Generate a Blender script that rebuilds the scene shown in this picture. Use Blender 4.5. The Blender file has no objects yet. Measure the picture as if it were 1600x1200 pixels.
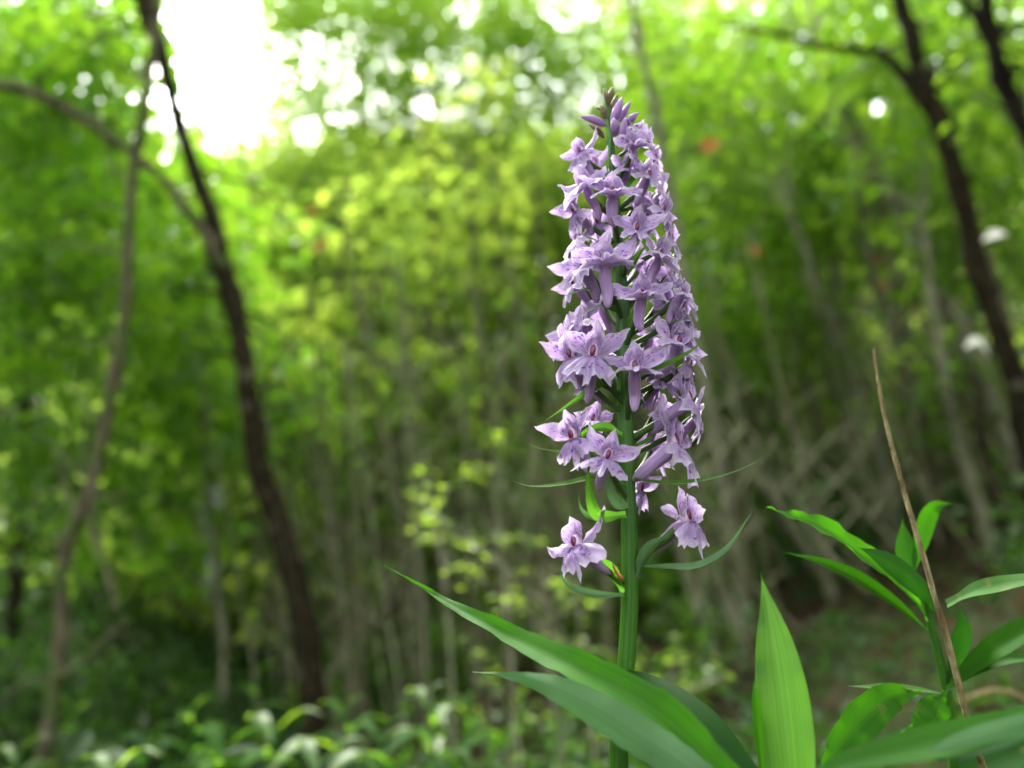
import bpy, math, random
import numpy as np
from mathutils import Vector, Matrix, Euler

R = math.radians
rng = np.random.default_rng(11)
random.seed(11)
scene = bpy.context.scene
col = scene.collection

# ------------------------------------------------------------------ camera
F = 1256.0                      # focal length in photograph pixels
PITCH = R(12.0)
EYE = 0.35
cd = bpy.data.cameras.new('camera')
cam = bpy.data.objects.new('camera', cd); col.objects.link(cam)
cd.sensor_width = 36.0
cd.lens = 36.0 * F / 1600.0
cam.location = (0, 0, EYE)
cam.rotation_euler = (R(90) + PITCH, 0, 0)
cd.clip_start = 0.01; cd.clip_end = 500
cd.dof.use_dof = True
cd.dof.focus_distance = 0.243
cd.dof.aperture_fstop = 6.3
cd.dof.aperture_blades = 0
scene.camera = cam

# ------------------------------------------------------------------ world, sun, exposure
SUN_EL, SUN_AZ = 50.0, -25.0    # azimuth from +Y (ahead of the camera) towards +X
world = bpy.data.worlds.new('World'); scene.world = world; world.use_nodes = True
wn = world.node_tree.nodes; wl = world.node_tree.links
bg = wn['Background']
sky = wn.new('ShaderNodeTexSky'); sky.sky_type = 'NISHITA'; sky.sun_disc = False
sky.sun_elevation = R(SUN_EL); sky.sun_rotation = R(SUN_AZ)
sky.air_density = 1.0; sky.dust_density = 3.0
hs = wn.new('ShaderNodeHueSaturation'); hs.inputs['Saturation'].default_value = 0.18
wl.new(sky.outputs[0], hs.inputs['Color'])
wl.new(hs.outputs[0], bg.inputs['Color'])
bg.inputs['Strength'].default_value = 0.15
sd = bpy.data.lights.new('sun', 'SUN'); sd.energy = 1.2; sd.angle = R(25); sd.color = (1.0, 0.96, 0.88)
sun = bpy.data.objects.new('sun', sd); col.objects.link(sun)
sv = Vector((math.sin(R(SUN_AZ)) * math.cos(R(SUN_EL)), math.cos(R(SUN_AZ)) * math.cos(R(SUN_EL)), math.sin(R(SUN_EL))))
sun.rotation_euler = sv.to_track_quat('Z', 'Y').to_euler()
scene.view_settings.view_transform = 'Standard'
scene.view_settings.look = 'None'
scene.view_settings.gamma = 1.0
scene.view_settings.use_curve_mapping = False
scene.view_settings.exposure = 3.08
scene.cycles.caustics_reflective = False
scene.cycles.caustics_refractive = False
scene.cycles.max_bounces = 5
scene.cycles.diffuse_bounces = 3
scene.cycles.transmission_bounces = 4

# ------------------------------------------------------------------ geometry of the view
RIGHT = np.array([1.0, 0, 0]); UP = np.array([0, -math.sin(PITCH), math.cos(PITCH)])
FWD = np.array([0, math.cos(PITCH), math.sin(PITCH)]); CAM = np.array([0, 0, EYE])
def ray(px, py):
    return FWD + (px - 800) / F * RIGHT - (py - 600) / F * UP
def at(px, py, d):              # the point at depth d in the direction of a pixel of the photograph
    return CAM + ray(px, py) * d
STEM_Y = 0.245
def sp(px, py, dy=0.0):         # the point in the upright plane of the orchid (dy behind it)
    r = ray(px, py); return CAM + r * ((STEM_Y + dy) / r[1])
def proj(p):
    q = np.asarray(p) - CAM; z = q @ FWD
    return 800 + F * (q @ RIGHT) / z, 600 - F * (q @ UP) / z, z
U = STEM_Y / F                  # metres per pixel at the orchid

def sstep(a, b, x):
    t = np.clip((x - a) / (b - a), 0, 1); return t * t * (3 - 2 * t)
def ground_z(x, y):
    x = np.asarray(x, float); y = np.asarray(y, float)
    r = np.sqrt(x * x + y * y)
    z = -0.75 * sstep(0.5, 3.5, y) * sstep(1.2, -1.6, x)
    z += -0.25 * sstep(0.5, 3.0, y)
    z += 0.42 * np.maximum(0, x - 0.6 - 0.12 * y) * sstep(0.8, 3.0, r)
    z += 0.62 * np.maximum(0, r - 9.5) * sstep(-4, 6, y) * (1 - 0.35 * sstep(26, 40, r))
    z += 0.30 * np.maximum(0, -x - 2.2) * sstep(1.5, 4, r)
    z += (0.05 * np.sin(2.1 * x + 1.3 * y) + 0.04 * np.sin(3.7 * y - 1.9 * x + 1)) * sstep(0.6, 2.5, r)
    z += 0.35 * np.sin(0.55 * x + 0.3 * y + 2) * sstep(9, 15, r)
    return np.minimum(z, 14.0)

# ------------------------------------------------------------------ helpers
def tag(o, label=None, cat=None, group=None, kind=None):
    if label: o['label'] = label
    if cat: o['category'] = cat
    if group: o['group'] = group
    if kind: o['kind'] = kind
    return o
def empty(name, loc):
    o = bpy.data.objects.new(name, None); col.objects.link(o); o.location = tuple(loc)
    o.empty_display_size = 0.05
    return o
def link(name, me, mat, parent=None):
    """links a mesh given in world coordinates; the origin goes to the parent's origin"""
    if mat is not None and len(me.materials) == 0: me.materials.append(mat)
    o = bpy.data.objects.new(name, me); col.objects.link(o)
    if parent is not None:
        o.parent = parent
        off = Vector(parent_world(parent))
        me.transform(Matrix.Translation(-off))
    return o
_pw = {}
def parent_world(p):
    v = Vector((0, 0, 0))
    while p is not None:
        v += p.location; p = p.parent
    return v
def np_mesh(name, V, faces, rnd=None, uv=None, smooth=True):
    """faces: (n,k) int array, k = 3 or 4, or a list of those"""
    me = bpy.data.meshes.new(name)
    V = np.asarray(V, np.float32).reshape(-1, 3)
    if not isinstance(faces, list): faces = [faces]
    faces = [np.asarray(f, np.int32) for f in faces if len(f)]
    loops = np.concatenate([f.ravel() for f in faces])
    tot = np.concatenate([np.full(len(f), f.shape[1], np.int32) for f in faces])
    start = np.concatenate([[0], np.cumsum(tot)[:-1]]).astype(np.int32)
    me.vertices.add(len(V)); me.vertices.foreach_set('co', V.ravel())
    me.loops.add(len(loops)); me.loops.foreach_set('vertex_index', loops)
    me.polygons.add(len(tot)); me.polygons.foreach_set('loop_start', start); me.polygons.foreach_set('loop_total', tot)
    me.polygons.foreach_set('use_smooth', np.full(len(tot), smooth))
    if rnd is not None:
        a = me.attributes.new('rnd', 'FLOAT', 'POINT'); a.data.foreach_set('value', np.asarray(rnd, np.float32))
    if uv is not None:
        l = me.uv_layers.new(name='UVMap'); uu = np.asarray(uv, np.float32)[loops]
        l.data.foreach_set('uv', uu.ravel())
    me.update(); me.validate()
    return me
def nrm(a):
    a = np.asarray(a, float); return a / np.maximum(np.linalg.norm(a, axis=-1, keepdims=True), 1e-9)
def spline(pts, n):
    """Catmull-Rom through rows of pts (any number of columns)"""
    P = np.asarray(pts, float); k = len(P)
    if k == 2: t = np.linspace(0, 1, n)[:, None]; return P[0] * (1 - t) + P[1] * t
    Q = np.vstack([2 * P[0] - P[1], P, 2 * P[-1] - P[-2]])
    out = []
    for s in np.linspace(0, k - 1, n):
        i = min(int(s), k - 2); t = s - i
        a, b, c, d = Q[i], Q[i + 1], Q[i + 2], Q[i + 3]
        out.append(0.5 * (2 * b + (c - a) * t + (2 * a - 5 * b + 4 * c - d) * t * t + (3 * b - a - 3 * c + d) * t ** 3))
    return np.array(out)
def tube_np(C, rad, seg=8, rough=0.0, g=rng, cap=True):
    C = np.asarray(C, float); n = len(C); rad = np.broadcast_to(rad, n)
    T = nrm(np.gradient(C, axis=0))
    ref = np.array([0.0, 1, 0]) if abs(T[0][1]) < 0.8 else np.array([1.0, 0, 0])
    V = []
    N = nrm(np.cross(T[0], ref))
    for i in range(n):
        N = nrm(N - T[i] * (N @ T[i])); B = np.cross(T[i], N)
        a = np.arange(seg) / seg * 2 * math.pi
        rr = rad[i] * (1 + rough * g.uniform(-1, 1, seg))
        V.append(C[i] + (np.cos(a) * rr)[:, None] * N + (np.sin(a) * rr)[:, None] * B)
    V = np.vstack(V)
    i = np.arange(n - 1)[:, None] * seg; j = np.arange(seg)[None]; k = (j + 1) % seg
    f = np.stack([i + j, i + k, i + seg + k, i + seg + j], -1).reshape(-1, 4)
    uv = np.stack([np.tile(np.arange(seg) / seg, n), np.repeat(np.linspace(0, 1, n), seg)], 1)
    V = np.vstack([V, C[-1] + T[-1] * rad[-1] * 0.6, C[0] - T[0] * rad[0] * 0.6])
    uv = np.vstack([uv, [0.5, 1], [0.5, 0]])
    top = (n - 1) * seg; jj = np.arange(seg); kk = (jj + 1) % seg
    tri = np.vstack([np.stack([top + jj, top + kk, np.full(seg, n * seg)], 1), np.stack([kk, jj, np.full(seg, n * seg + 1)], 1)])
    return V, f, tri, uv
class Geo:
    def __init__(s): s.V = []; s.Q = []; s.T = []; s.uv = []; s.n = 0; s.r = []
    def add(s, V, q=None, t=None, uv=None, r=0.5):
        if q is not None and len(q): s.Q.append(np.asarray(q) + s.n)
        if t is not None and len(t): s.T.append(np.asarray(t) + s.n)
        s.V.append(V); s.uv.append(uv if uv is not None else np.zeros((len(V), 2))); s.r.append(np.full(len(V), r) if np.isscalar(r) else r)
        s.n += len(V)
    def tube(s, C, rad, seg=8, rough=0.0, r=0.5):
        V, f, t, uv = tube_np(C, rad, seg, rough); s.add(V, f, t, uv, r)
    def mesh(s, name, smooth=True):
        fs = []
        if s.Q: fs.append(np.vstack(s.Q))
        if s.T: fs.append(np.vstack(s.T))
        return np_mesh(name, np.vstack(s.V), fs, np.concatenate(s.r), np.vstack(s.uv), smooth)

def ribbon(C, W, normal, cup=0.0, fold=0.0, frill=0.0, nf=9, nv=5, g=rng, nu=None, twist=0.0, teeth=0.0):
    """petal, bract or leaf: centreline C (n,3), half width W (n), cupped or folded across"""
    C = np.asarray(C, float); n = len(C); W = np.broadcast_to(W, n)
    T = nrm(np.gradient(C, axis=0)); normal = np.broadcast_to(np.asarray(normal, float), (n, 3))
    S = nrm(np.cross(T, normal)); N = nrm(np.cross(S, T))
    v = np.linspace(-1, 1, nv); t = np.linspace(0, 1, n)
    ph = g.uniform(0, 6.28, 4)
    V = []; uv = []
    for i in range(n):
        tw = twist * t[i]; s_ = S[i] * math.cos(tw) + N[i] * math.sin(tw); n_ = N[i] * math.cos(tw) - S[i] * math.sin(tw)
        for vv in v:
            w = W[i] * (1 + (teeth * (abs(vv) > 0.99) * (1 if (i % 2) else -1)))
            h = cup * vv * vv * W[i] + fold * abs(vv) * W[i] + frill * vv * vv * (math.sin(nf * t[i] * 6.28 + ph[0 if vv > 0 else 1]) + 0.5 * math.sin(2.3 * nf * t[i] * 6.28 + ph[2])) * (W[i] > 1e-6)
            V.append(C[i] + s_ * vv * w + n_ * h); uv.append((vv * 0.5 + 0.5, t[i]))
    i = np.arange(n - 1)[:, None] * nv; j = np.arange(nv - 1)[None]
    f = np.stack([i + j, i + j + 1, i + nv + j + 1, i + nv + j], -1).reshape(-1, 4)
    return np.array(V), f, np.array(uv)

LT = np.array([[0, 0, 0], [.5, .30, .18], [.40, .66, .14], [0, 1, -.12], [-.40, .66, .14], [-.5, .30, .18]])
LF = np.array([[0, 1, 2, 3], [0, 3, 4, 5]])
def leaves_np(P, A, N, L, W):
    A = nrm(A); B = nrm(np.cross(A, N)); N = np.cross(B, A)
    V = P[:, None, :] + B[:, None, :] * (LT[None, :, 0:1] * W[:, None, None]) + A[:, None, :] * (LT[None, :, 1:2] * L[:, None, None]) + N[:, None, :] * (LT[None, :, 2:3] * W[:, None, None])
    n = len(P)
    f = (LF[None] + (np.arange(n) * 6)[:, None, None]).reshape(-1, 4)
    return V.reshape(-1, 3), f
def sprays(centers, rad, per, L, wr=0.55, flat=0.18, tilt=0.45, shade=None):
    """flat tiers of leaves round each centre: returns V, F, rnd"""
    centers = np.asarray(centers); m = len(centers); n = m * per
    c = np.repeat(centers, per, 0)
    rr = (np.repeat(rad, per) if not np.isscalar(rad) else rad)
    a = rng.uniform(0, 2 * math.pi, n); q = np.sqrt(rng.uniform(0, 1, n)) * rr
    tn = nrm(np.stack([rng.normal(0, .3, m), rng.normal(0, .3, m), np.ones(m)], 1)); tn = np.repeat(tn, per, 0)
    off = np.stack([np.cos(a) * q, np.sin(a) * q, np.zeros(n)], 1)
    off[:, 2] = -(off * tn).sum(1) / tn[:, 2] + rng.normal(0, flat, n) * rr - 0.25 * q
    P = c + off
    A = nrm(off) * 0.9 + rng.normal(0, .45, (n, 3)); A[:, 2] -= 0.25
    N = tn + rng.normal(0, tilt, (n, 3))
    Ls = L * rng.uniform(.65, 1.25, n)
    V, f = leaves_np(P, A, N, Ls, Ls * wr * rng.uniform(.8, 1.2, n))
    base = np.repeat(rng.uniform(0, 1, m), per)
    r = np.clip(base * 0.6 + rng.uniform(0, 1, n) * 0.4, 0, 1)
    return V, f, np.repeat(r, 6)

# ------------------------------------------------------------------ materials
def newmat(name):
    m = bpy.data.materials.new(name); m.use_nodes = True; nt = m.node_tree; nt.nodes.clear()
    out = nt.nodes.new('ShaderNodeOutputMaterial'); return m, nt, out
def leafmat(name, c1, c2, t1, t2, tf=0.5, rough=0.45, spec=0.35):
    """diffuse and translucent blade, colours varied from leaf to leaf"""
    m, nt, out = newmat(name); N = nt.nodes.new; K = nt.links.new
    at_ = N('ShaderNodeAttribute'); at_.attribute_name = 'rnd'
    def mixc(a, b):
        x = N('ShaderNodeMix'); x.data_type = 'RGBA'; x.inputs[6].default_value = (*a, 1); x.inputs[7].default_value = (*b, 1)
        K(at_.outputs['Fac'], x.inputs[0]); return x.outputs[2]
    p = N('ShaderNodeBsdfPrincipled'); p.inputs['Roughness'].default_value = rough; p.inputs['Specular IOR Level'].default_value = spec
    K(mixc(c1, c2), p.inputs['Base Color'])
    t = N('ShaderNodeBsdfTranslucent'); K(mixc(t1, t2), t.inputs['Color'])
    s = N('ShaderNodeMixShader'); s.inputs[0].default_value = tf
    K(p.outputs[0], s.inputs[1]); K(t.outputs[0], s.inputs[2]); K(s.outputs[0], out.inputs[0])
    return m
def bladmat(name, c1, c2, tcol, tf=0.35, veins=26.0, rough=0.42, midrib=(0.16, 0.30, 0.06), bump=0.25, spec=0.4):
    """near leaf or bract: lengthwise veins across the uv, blotches, pale midrib"""
    m, nt, out = newmat(name); N = nt.nodes.new; K = nt.links.new
    uv = N('ShaderNodeUVMap'); sx = N('ShaderNodeSeparateXYZ'); K(uv.outputs[0], sx.inputs[0])
    geo = N('ShaderNodeNewGeometry')
    no = N('ShaderNodeTexNoise'); no.inputs['Scale'].default_value = 55; no.inputs['Detail'].default_value = 5; K(geo.outputs['Position'], no.inputs[0])
    mp = N('ShaderNodeMapping'); mp.inputs['Scale'].default_value = (veins, 1.6, 1); K(uv.outputs[0], mp.inputs[0])
    st = N('ShaderNodeTexNoise'); st.inputs['Scale'].default_value = 1.0; st.inputs['Detail'].default_value = 3; K(mp.outputs[0], st.inputs[0])
    mx = N('ShaderNodeMix'); mx.data_type = 'RGBA'; mx.inputs[6].default_value = (*c1, 1); mx.inputs[7].default_value = (*c2, 1)
    ad = N('ShaderNodeMath'); ad.operation = 'MULTIPLY_ADD'; K(st.outputs[0], ad.inputs[0]); ad.inputs[1].default_value = 1.6; 
    a2 = N('ShaderNodeMath'); a2.operation = 'MULTIPLY_ADD'; K(no.outputs[0], a2.inputs[0]); a2.inputs[1].default_value = 1.2; a2.inputs[2].default_value = -0.9
    K(a2.outputs[0], ad.inputs[2]); K(ad.outputs[0], mx.inputs[0])
    # midrib
    ab = N('ShaderNodeMath'); ab.operation = 'SUBTRACT'; K(sx.outputs[0], ab.inputs[0]); ab.inputs[1].default_value = .5
    ab2 = N('ShaderNodeMath'); ab2.operation = 'ABSOLUTE'; K(ab.outputs[0], ab2.inputs[0])
    ml = N('ShaderNodeMapRange'); ml.inputs[1].default_value = 0.0; ml.inputs[2].default_value = 0.035; ml.inputs[3].default_value = 0.6; ml.inputs[4].default_value = 0; K(ab2.outputs[0], ml.inputs[0])
    m2 = N('ShaderNodeMix'); m2.data_type = 'RGBA'; K(ml.outputs[0], m2.inputs[0]); K(mx.outputs[2], m2.inputs[6]); m2.inputs[7].default_value = (*midrib, 1)
    wn1 = N('ShaderNodeTexNoise'); wn1.inputs['Scale'].default_value = 190; wn1.inputs['Detail'].default_value = 4; K(geo.outputs['Position'], wn1.inputs[0])
    wr = N('ShaderNodeMapRange'); wr.inputs[1].default_value = .66; wr.inputs[2].default_value = .72; wr.inputs[3].default_value = 0; wr.inputs[4].default_value = .55; K(wn1.outputs[0], wr.inputs[0])
    m5 = N('ShaderNodeMix'); m5.data_type = 'RGBA'; K(wr.outputs[0], m5.inputs[0]); K(m2.outputs[2], m5.inputs[6]); m5.inputs[7].default_value = (.13, .12, .03, 1); m2 = m5
    bp = N('ShaderNodeBump'); bp.inputs['Strength'].default_value = bump; bp.inputs['Distance'].default_value = 0.0006; K(st.outputs[0], bp.inputs['Height'])
    p = N('ShaderNodeBsdfPrincipled'); p.inputs['Roughness'].default_value = rough; p.inputs['Specular IOR Level'].default_value = spec
    K(m2.outputs[2], p.inputs['Base Color']); K(bp.outputs[0], p.inputs['Normal'])
    t = N('ShaderNodeBsdfTranslucent')
    tm = N('ShaderNodeMix'); tm.data_type = 'RGBA'; tm.blend_type = 'MULTIPLY'; tm.inputs[0].default_value = 0.5; tm.inputs[6].default_value = (*tcol, 1)
    cr = N('ShaderNodeMapRange'); cr.inputs[1].default_value = .3; cr.inputs[2].default_value = .7; cr.inputs[3].default_value = .5; cr.inputs[4].default_value = 1.2
    K(st.outputs[0], cr.inputs[0]); K(cr.outputs[0], tm.inputs[7]); K(tm.outputs[2], t.inputs['Color'])
    s = N('ShaderNodeMixShader'); s.inputs[0].default_value = tf
    K(p.outputs[0], s.inputs[1]); K(t.outputs[0], s.inputs[2]); K(s.outputs[0], out.inputs[0])
    return m
def barkmat(name, c1, c2, c3, scale=14, moss=0.45):
    m, nt, out = newmat(name); N = nt.nodes.new; K = nt.links.new
    geo = N('ShaderNodeNewGeometry')
    mp = N('ShaderNodeMapping'); mp.inputs['Scale'].default_value = (1, 1, .3); K(geo.outputs['Position'], mp.inputs[0])
    n1 = N('ShaderNodeTexNoise'); n1.inputs['Scale'].default_value = scale * 3; n1.inputs['Detail'].default_value = 8; K(mp.outputs[0], n1.inputs[0])
    n2 = N('ShaderNodeTexNoise'); n2.inputs['Scale'].default_value = scale * .5; n2.inputs['Detail'].default_value = 4; K(geo.outputs['Position'], n2.inputs[0])
    r1 = N('ShaderNodeValToRGB'); r1.color_ramp.elements[0].position = .35; r1.color_ramp.elements[1].position = .65
    r1.color_ramp.elements[0].color = (*c1, 1); r1.color_ramp.elements[1].color = (*c2, 1); K(n1.outputs[0], r1.inputs[0])
    r2 = N('ShaderNodeMapRange'); r2.inputs[1].default_value = 1 - moss; r2.inputs[2].default_value = 1.08 - moss; K(n2.outputs[0], r2.inputs[0])
    mx = N('ShaderNodeMix'); mx.data_type = 'RGBA'; K(r2.outputs[0], mx.inputs[0]); K(r1.outputs[0], mx.inputs[6]); mx.inputs[7].default_value = (*c3, 1)
    bp = N('ShaderNodeBump'); bp.inputs['Strength'].default_value = .7; bp.inputs['Distance'].default_value = .01; K(n1.outputs[0], bp.inputs['Height'])
    p = N('ShaderNodeBsdfPrincipled'); p.inputs['Roughness'].default_value = .9; p.inputs['Specular IOR Level'].default_value = .06
    K(mx.outputs[2], p.inputs['Base Color']); K(bp.outputs[0], p.inputs['Normal']); K(p.outputs[0], out.inputs[0])
    return m
def groundmat():
    m, nt, out = newmat('forest_floor'); N = nt.nodes.new; K = nt.links.new
    geo = N('ShaderNodeNewGeometry')
    n1 = N('ShaderNodeTexNoise'); n1.inputs['Scale'].default_value = 9; n1.inputs['Detail'].default_value = 9; n1.inputs['Roughness'].default_value = .65; K(geo.outputs['Position'], n1.inputs[0])
    n2 = N('ShaderNodeTexNoise'); n2.inputs['Scale'].default_value = 0.9; n2.inputs['Detail'].default_value = 5; K(geo.outputs['Position'], n2.inputs[0])
    r1 = N('ShaderNodeValToRGB'); e = r1.color_ramp.elements; e[0].position = .3; e[0].color = (.010, .007, .004, 1); e[1].position = .7; e[1].color = (.06, .04, .022, 1)
    x = e.new(.5); x.color = (.024, .017, .009, 1); K(n1.outputs[0], r1.inputs[0])
    r2 = N('ShaderNodeValToRGB'); r2.color_ramp.elements[0].position = .45; r2.color_ramp.elements[1].position = .62; K(n2.outputs[0], r2.inputs[0])
    mx = N('ShaderNodeMix'); mx.data_type = 'RGBA'; K(r2.outputs[0], mx.inputs[0]); K(r1.outputs[0], mx.inputs[6]); mx.inputs[7].default_value = (.014, .028, .006, 1)
    bp = N('ShaderNodeBump'); bp.inputs['Strength'].default_value = .8; bp.inputs['Distance'].default_value = .03; K(n1.outputs[0], bp.inputs['Height'])
    p = N('ShaderNodeBsdfPrincipled'); p.inputs['Roughness'].default_value = .95; p.inputs['Specular IOR Level'].default_value = .08
    K(mx.outputs[2], p.inputs['Base Color']); K(bp.outputs[0], p.inputs['Normal']); K(p.outputs[0], out.inputs[0])
    return m
def petalmat(name, c_in, c_edge, spot, spotamt=0.5, tf=0.35, scale=26.0, lo=.15, hi=.8, sat=1):
    """lilac petal: paler rim, fine veins, purple flecks across the middle"""
    m, nt, out = newmat(name); N = nt.nodes.new; K = nt.links.new
    uv = N('ShaderNodeUVMap'); sx = N('ShaderNodeSeparateXYZ'); K(uv.outputs[0], sx.inputs[0])
    oi = N('ShaderNodeObjectInfo')
    va = N('ShaderNodeVectorMath'); va.operation = 'ADD'; K(uv.outputs[0], va.inputs[0]); K(oi.outputs['Random'], va.inputs[1])
    ab = N('ShaderNodeMath'); ab.operation = 'SUBTRACT'; K(sx.outputs[0], ab.inputs[0]); ab.inputs[1].default_value = .5
    ab2 = N('ShaderNodeMath'); ab2.operation = 'ABSOLUTE'; K(ab.outputs[0], ab2.inputs[0])
    ed = N('ShaderNodeMapRange'); ed.inputs[1].default_value = .22; ed.inputs[2].default_value = .5; K(ab2.outputs[0], ed.inputs[0])
    tip = N('ShaderNodeMapRange'); tip.inputs[1].default_value = .6; tip.inputs[2].default_value = 1.; K(sx.outputs[1], tip.inputs[0])
    mxm = N('ShaderNodeMath'); mxm.operation = 'MAXIMUM'; K(ed.outputs[0], mxm.inputs[0]); K(tip.outputs[0], mxm.inputs[1])
    mx = N('ShaderNodeMix'); mx.data_type = 'RGBA'; K(mxm.outputs[0], mx.inputs[0]); mx.inputs[6].default_value = (*c_in, 1); mx.inputs[7].default_value = (*c_edge, 1)
    # veins
    mp = N('ShaderNodeMapping'); mp.inputs['Scale'].default_value = (14, 1.2, 1); K(va.outputs[0], mp.inputs[0])
    vn = N('ShaderNodeTexNoise'); vn.inputs['Scale'].default_value = 1; vn.inputs['Detail'].default_value = 2; K(mp.outputs[0], vn.inputs[0])
    vr = N('ShaderNodeMapRange'); vr.inputs[1].default_value = .35; vr.inputs[2].default_value = .7; vr.inputs[3].default_value = .80; vr.inputs[4].default_value = 1.12; K(vn.outputs[0], vr.inputs[0])
    m1 = N('ShaderNodeMix'); m1.data_type = 'RGBA'; m1.blend_type = 'MULTIPLY'; m1.inputs[0].default_value = 1; K(mx.outputs[2], m1.inputs[6]); K(vr.outputs[0], m1.inputs[7])
    # flecks
    m3 = N('ShaderNodeMapping'); m3.inputs['Scale'].default_value = (1.0, .55, 1); K(va.outputs[0], m3.inputs[0])
    wn_ = N('ShaderNodeTexNoise'); wn_.inputs['Scale'].default_value = 9; K(va.outputs[0], wn_.inputs[0])
    wm = N('ShaderNodeMix'); wm.data_type = 'RGBA'; wm.blend_type = 'ADD'; wm.inputs[0].default_value = .12; K(m3.outputs[0], wm.inputs[6]); K(wn_.outputs['Color'], wm.inputs[7])
    vo = N('ShaderNodeTexVoronoi'); vo.inputs['Scale'].default_value = scale; K(wm.outputs[2], vo.inputs[0])
    sr = N('ShaderNodeMapRange'); sr.inputs[1].default_value = .26; sr.inputs[2].default_value = .40; sr.inputs[3].default_value = 1; sr.inputs[4].default_value = 0; K(vo.outputs['Distance'], sr.inputs[0])
    big = N('ShaderNodeTexNoise'); big.inputs['Scale'].default_value = 5; K(va.outputs[0], big.inputs[0])
    br = N('ShaderNodeMapRange'); br.inputs[1].default_value = .44; br.inputs[2].default_value = .52; K(big.outputs[0], br.inputs[0])
    b1 = N('ShaderNodeMapRange'); b1.inputs[1].default_value = lo - .08; b1.inputs[2].default_value = lo; K(sx.outputs[1], b1.inputs[0])
    b2 = N('ShaderNodeMapRange'); b2.inputs[1].default_value = hi; b2.inputs[2].default_value = hi + .1; b2.inputs[3].default_value = 1; b2.inputs[4].default_value = 0; K(sx.outputs[1], b2.inputs[0])
    def mul(a, b):
        x = N('ShaderNodeMath'); x.operation = 'MULTIPLY'; K(a, x.inputs[0])
        if isinstance(b, float): x.inputs[1].default_value = b
        else: K(b, x.inputs[1])
        return x.outputs[0]
    fac = mul(mul(mul(mul(sr.outputs[0], br.outputs[0]), b1.outputs[0]), b2.outputs[0]), spotamt)
    m4 = N('ShaderNodeMix'); m4.data_type = 'RGBA'; K(fac, m4.inputs[0]); K(m1.outputs[2], m4.inputs[6]); m4.inputs[7].default_value = (*spot, 1)
    # flower-to-flower variation
    hv = N('ShaderNodeHueSaturation'); K(m4.outputs[2], hv.inputs['Color'])
    vr2 = N('ShaderNodeMapRange'); vr2.inputs[3].default_value = .86; vr2.inputs[4].default_value = 1.1; K(oi.outputs['Random'], vr2.inputs[0]); K(vr2.outputs[0], hv.inputs['Value'])
    geo = N('ShaderNodeNewGeometry')
    fn = N('ShaderNodeTexNoise'); fn.inputs['Scale'].default_value = 2600; fn.inputs['Detail'].default_value = 2; K(geo.outputs['Position'], fn.inputs[0])
    hm = N('ShaderNodeMath'); hm.operation = 'MULTIPLY_ADD'; K(vn.outputs[0], hm.inputs[0]); hm.inputs[1].default_value = 1.5; K(fn.outputs[0], hm.inputs[2])
    bp = N('ShaderNodeBump'); bp.inputs['Strength'].default_value = .45; bp.inputs['Distance'].default_value = .0003; K(hm.outputs[0], bp.inputs['Height'])
    p = N('ShaderNodeBsdfPrincipled'); p.inputs['Roughness'].default_value = .5; p.inputs['Specular IOR Level'].default_value = .3
    p.inputs['Sheen Weight'].default_value = .15
    K(hv.outputs[0], p.inputs['Base Color']); K(bp.outputs[0], p.inputs['Normal'])
    t = N('ShaderNodeBsdfTranslucent'); K(hv.outputs[0], t.inputs['Color'])
    s = N('ShaderNodeMixShader'); s.inputs[0].default_value = tf
    K(p.outputs[0], s.inputs[1]); K(t.outputs[0], s.inputs[2]); K(s.outputs[0], out.inputs[0])
    return m
def plain(name, c, rough=.5, spec=.4, noise=0.25, scale=400, tf=0.0):
    m, nt, out = newmat(name); N = nt.nodes.new; K = nt.links.new
    geo = N('ShaderNodeNewGeometry'); n1 = N('ShaderNodeTexNoise'); n1.inputs['Scale'].default_value = scale; n1.inputs['Detail'].default_value = 4; K(geo.outputs['Position'], n1.inputs[0])
    mr = N('ShaderNodeMapRange'); mr.inputs[1].default_value = .3; mr.inputs[2].default_value = .7; mr.inputs[3].default_value = 1 - noise; mr.inputs[4].default_value = 1 + noise; K(n1.outputs[0], mr.inputs[0])
    mx = N('ShaderNodeMix'); mx.data_type = 'RGBA'; mx.blend_type = 'MULTIPLY'; mx.inputs[0].default_value = 1; mx.inputs[6].default_value = (*c, 1); K(mr.outputs[0], mx.inputs[7])
    p = N('ShaderNodeBsdfPrincipled'); p.inputs['Roughness'].default_value = rough; p.inputs['Specular IOR Level'].default_value = spec; K(mx.outputs[2], p.inputs['Base Color'])
    K(p.outputs[0], out.inputs[0]); return m

M = {}
M['leaf_left'] = leafmat('leaf_mid_green', (.04, .10, .012), (.08, .17, .02), (.12, .36, .01), (.36, .62, .03), .55)
M['leaf_centre'] = leafmat('leaf_yellow_green', (.08, .16, .02), (.15, .25, .03), (.36, .62, .06), (.72, .86, .10), .65)
M['leaf_canopy'] = leafmat('leaf_canopy', (.05, .12, .015), (.10, .18, .02), (.22, .46, .03), (.50, .70, .06), .6)
M['leaf_right'] = leafmat('leaf_right_green', (.04, .10, .012), (.08, .16, .02), (.13, .34, .01), (.33, .54, .03), .55)
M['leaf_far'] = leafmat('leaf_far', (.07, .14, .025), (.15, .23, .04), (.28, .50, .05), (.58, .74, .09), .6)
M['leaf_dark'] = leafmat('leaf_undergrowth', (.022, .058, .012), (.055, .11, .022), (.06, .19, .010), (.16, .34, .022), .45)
M['leaf_matt'] = leafmat('leaf_matt_green', (.025, .075, .010), (.055, .13, .018), (.10, .30, .01), (.26, .48, .03), .5, .75, .06)
M['leaf_deep'] = leafmat('leaf_deep_shade', (.010, .030, .006), (.026, .055, .012), (.03, .10, .006), (.07, .18, .012), .35, .6, .15)  # darkest greens: shade of the low banks is put into the leaf colour
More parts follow.
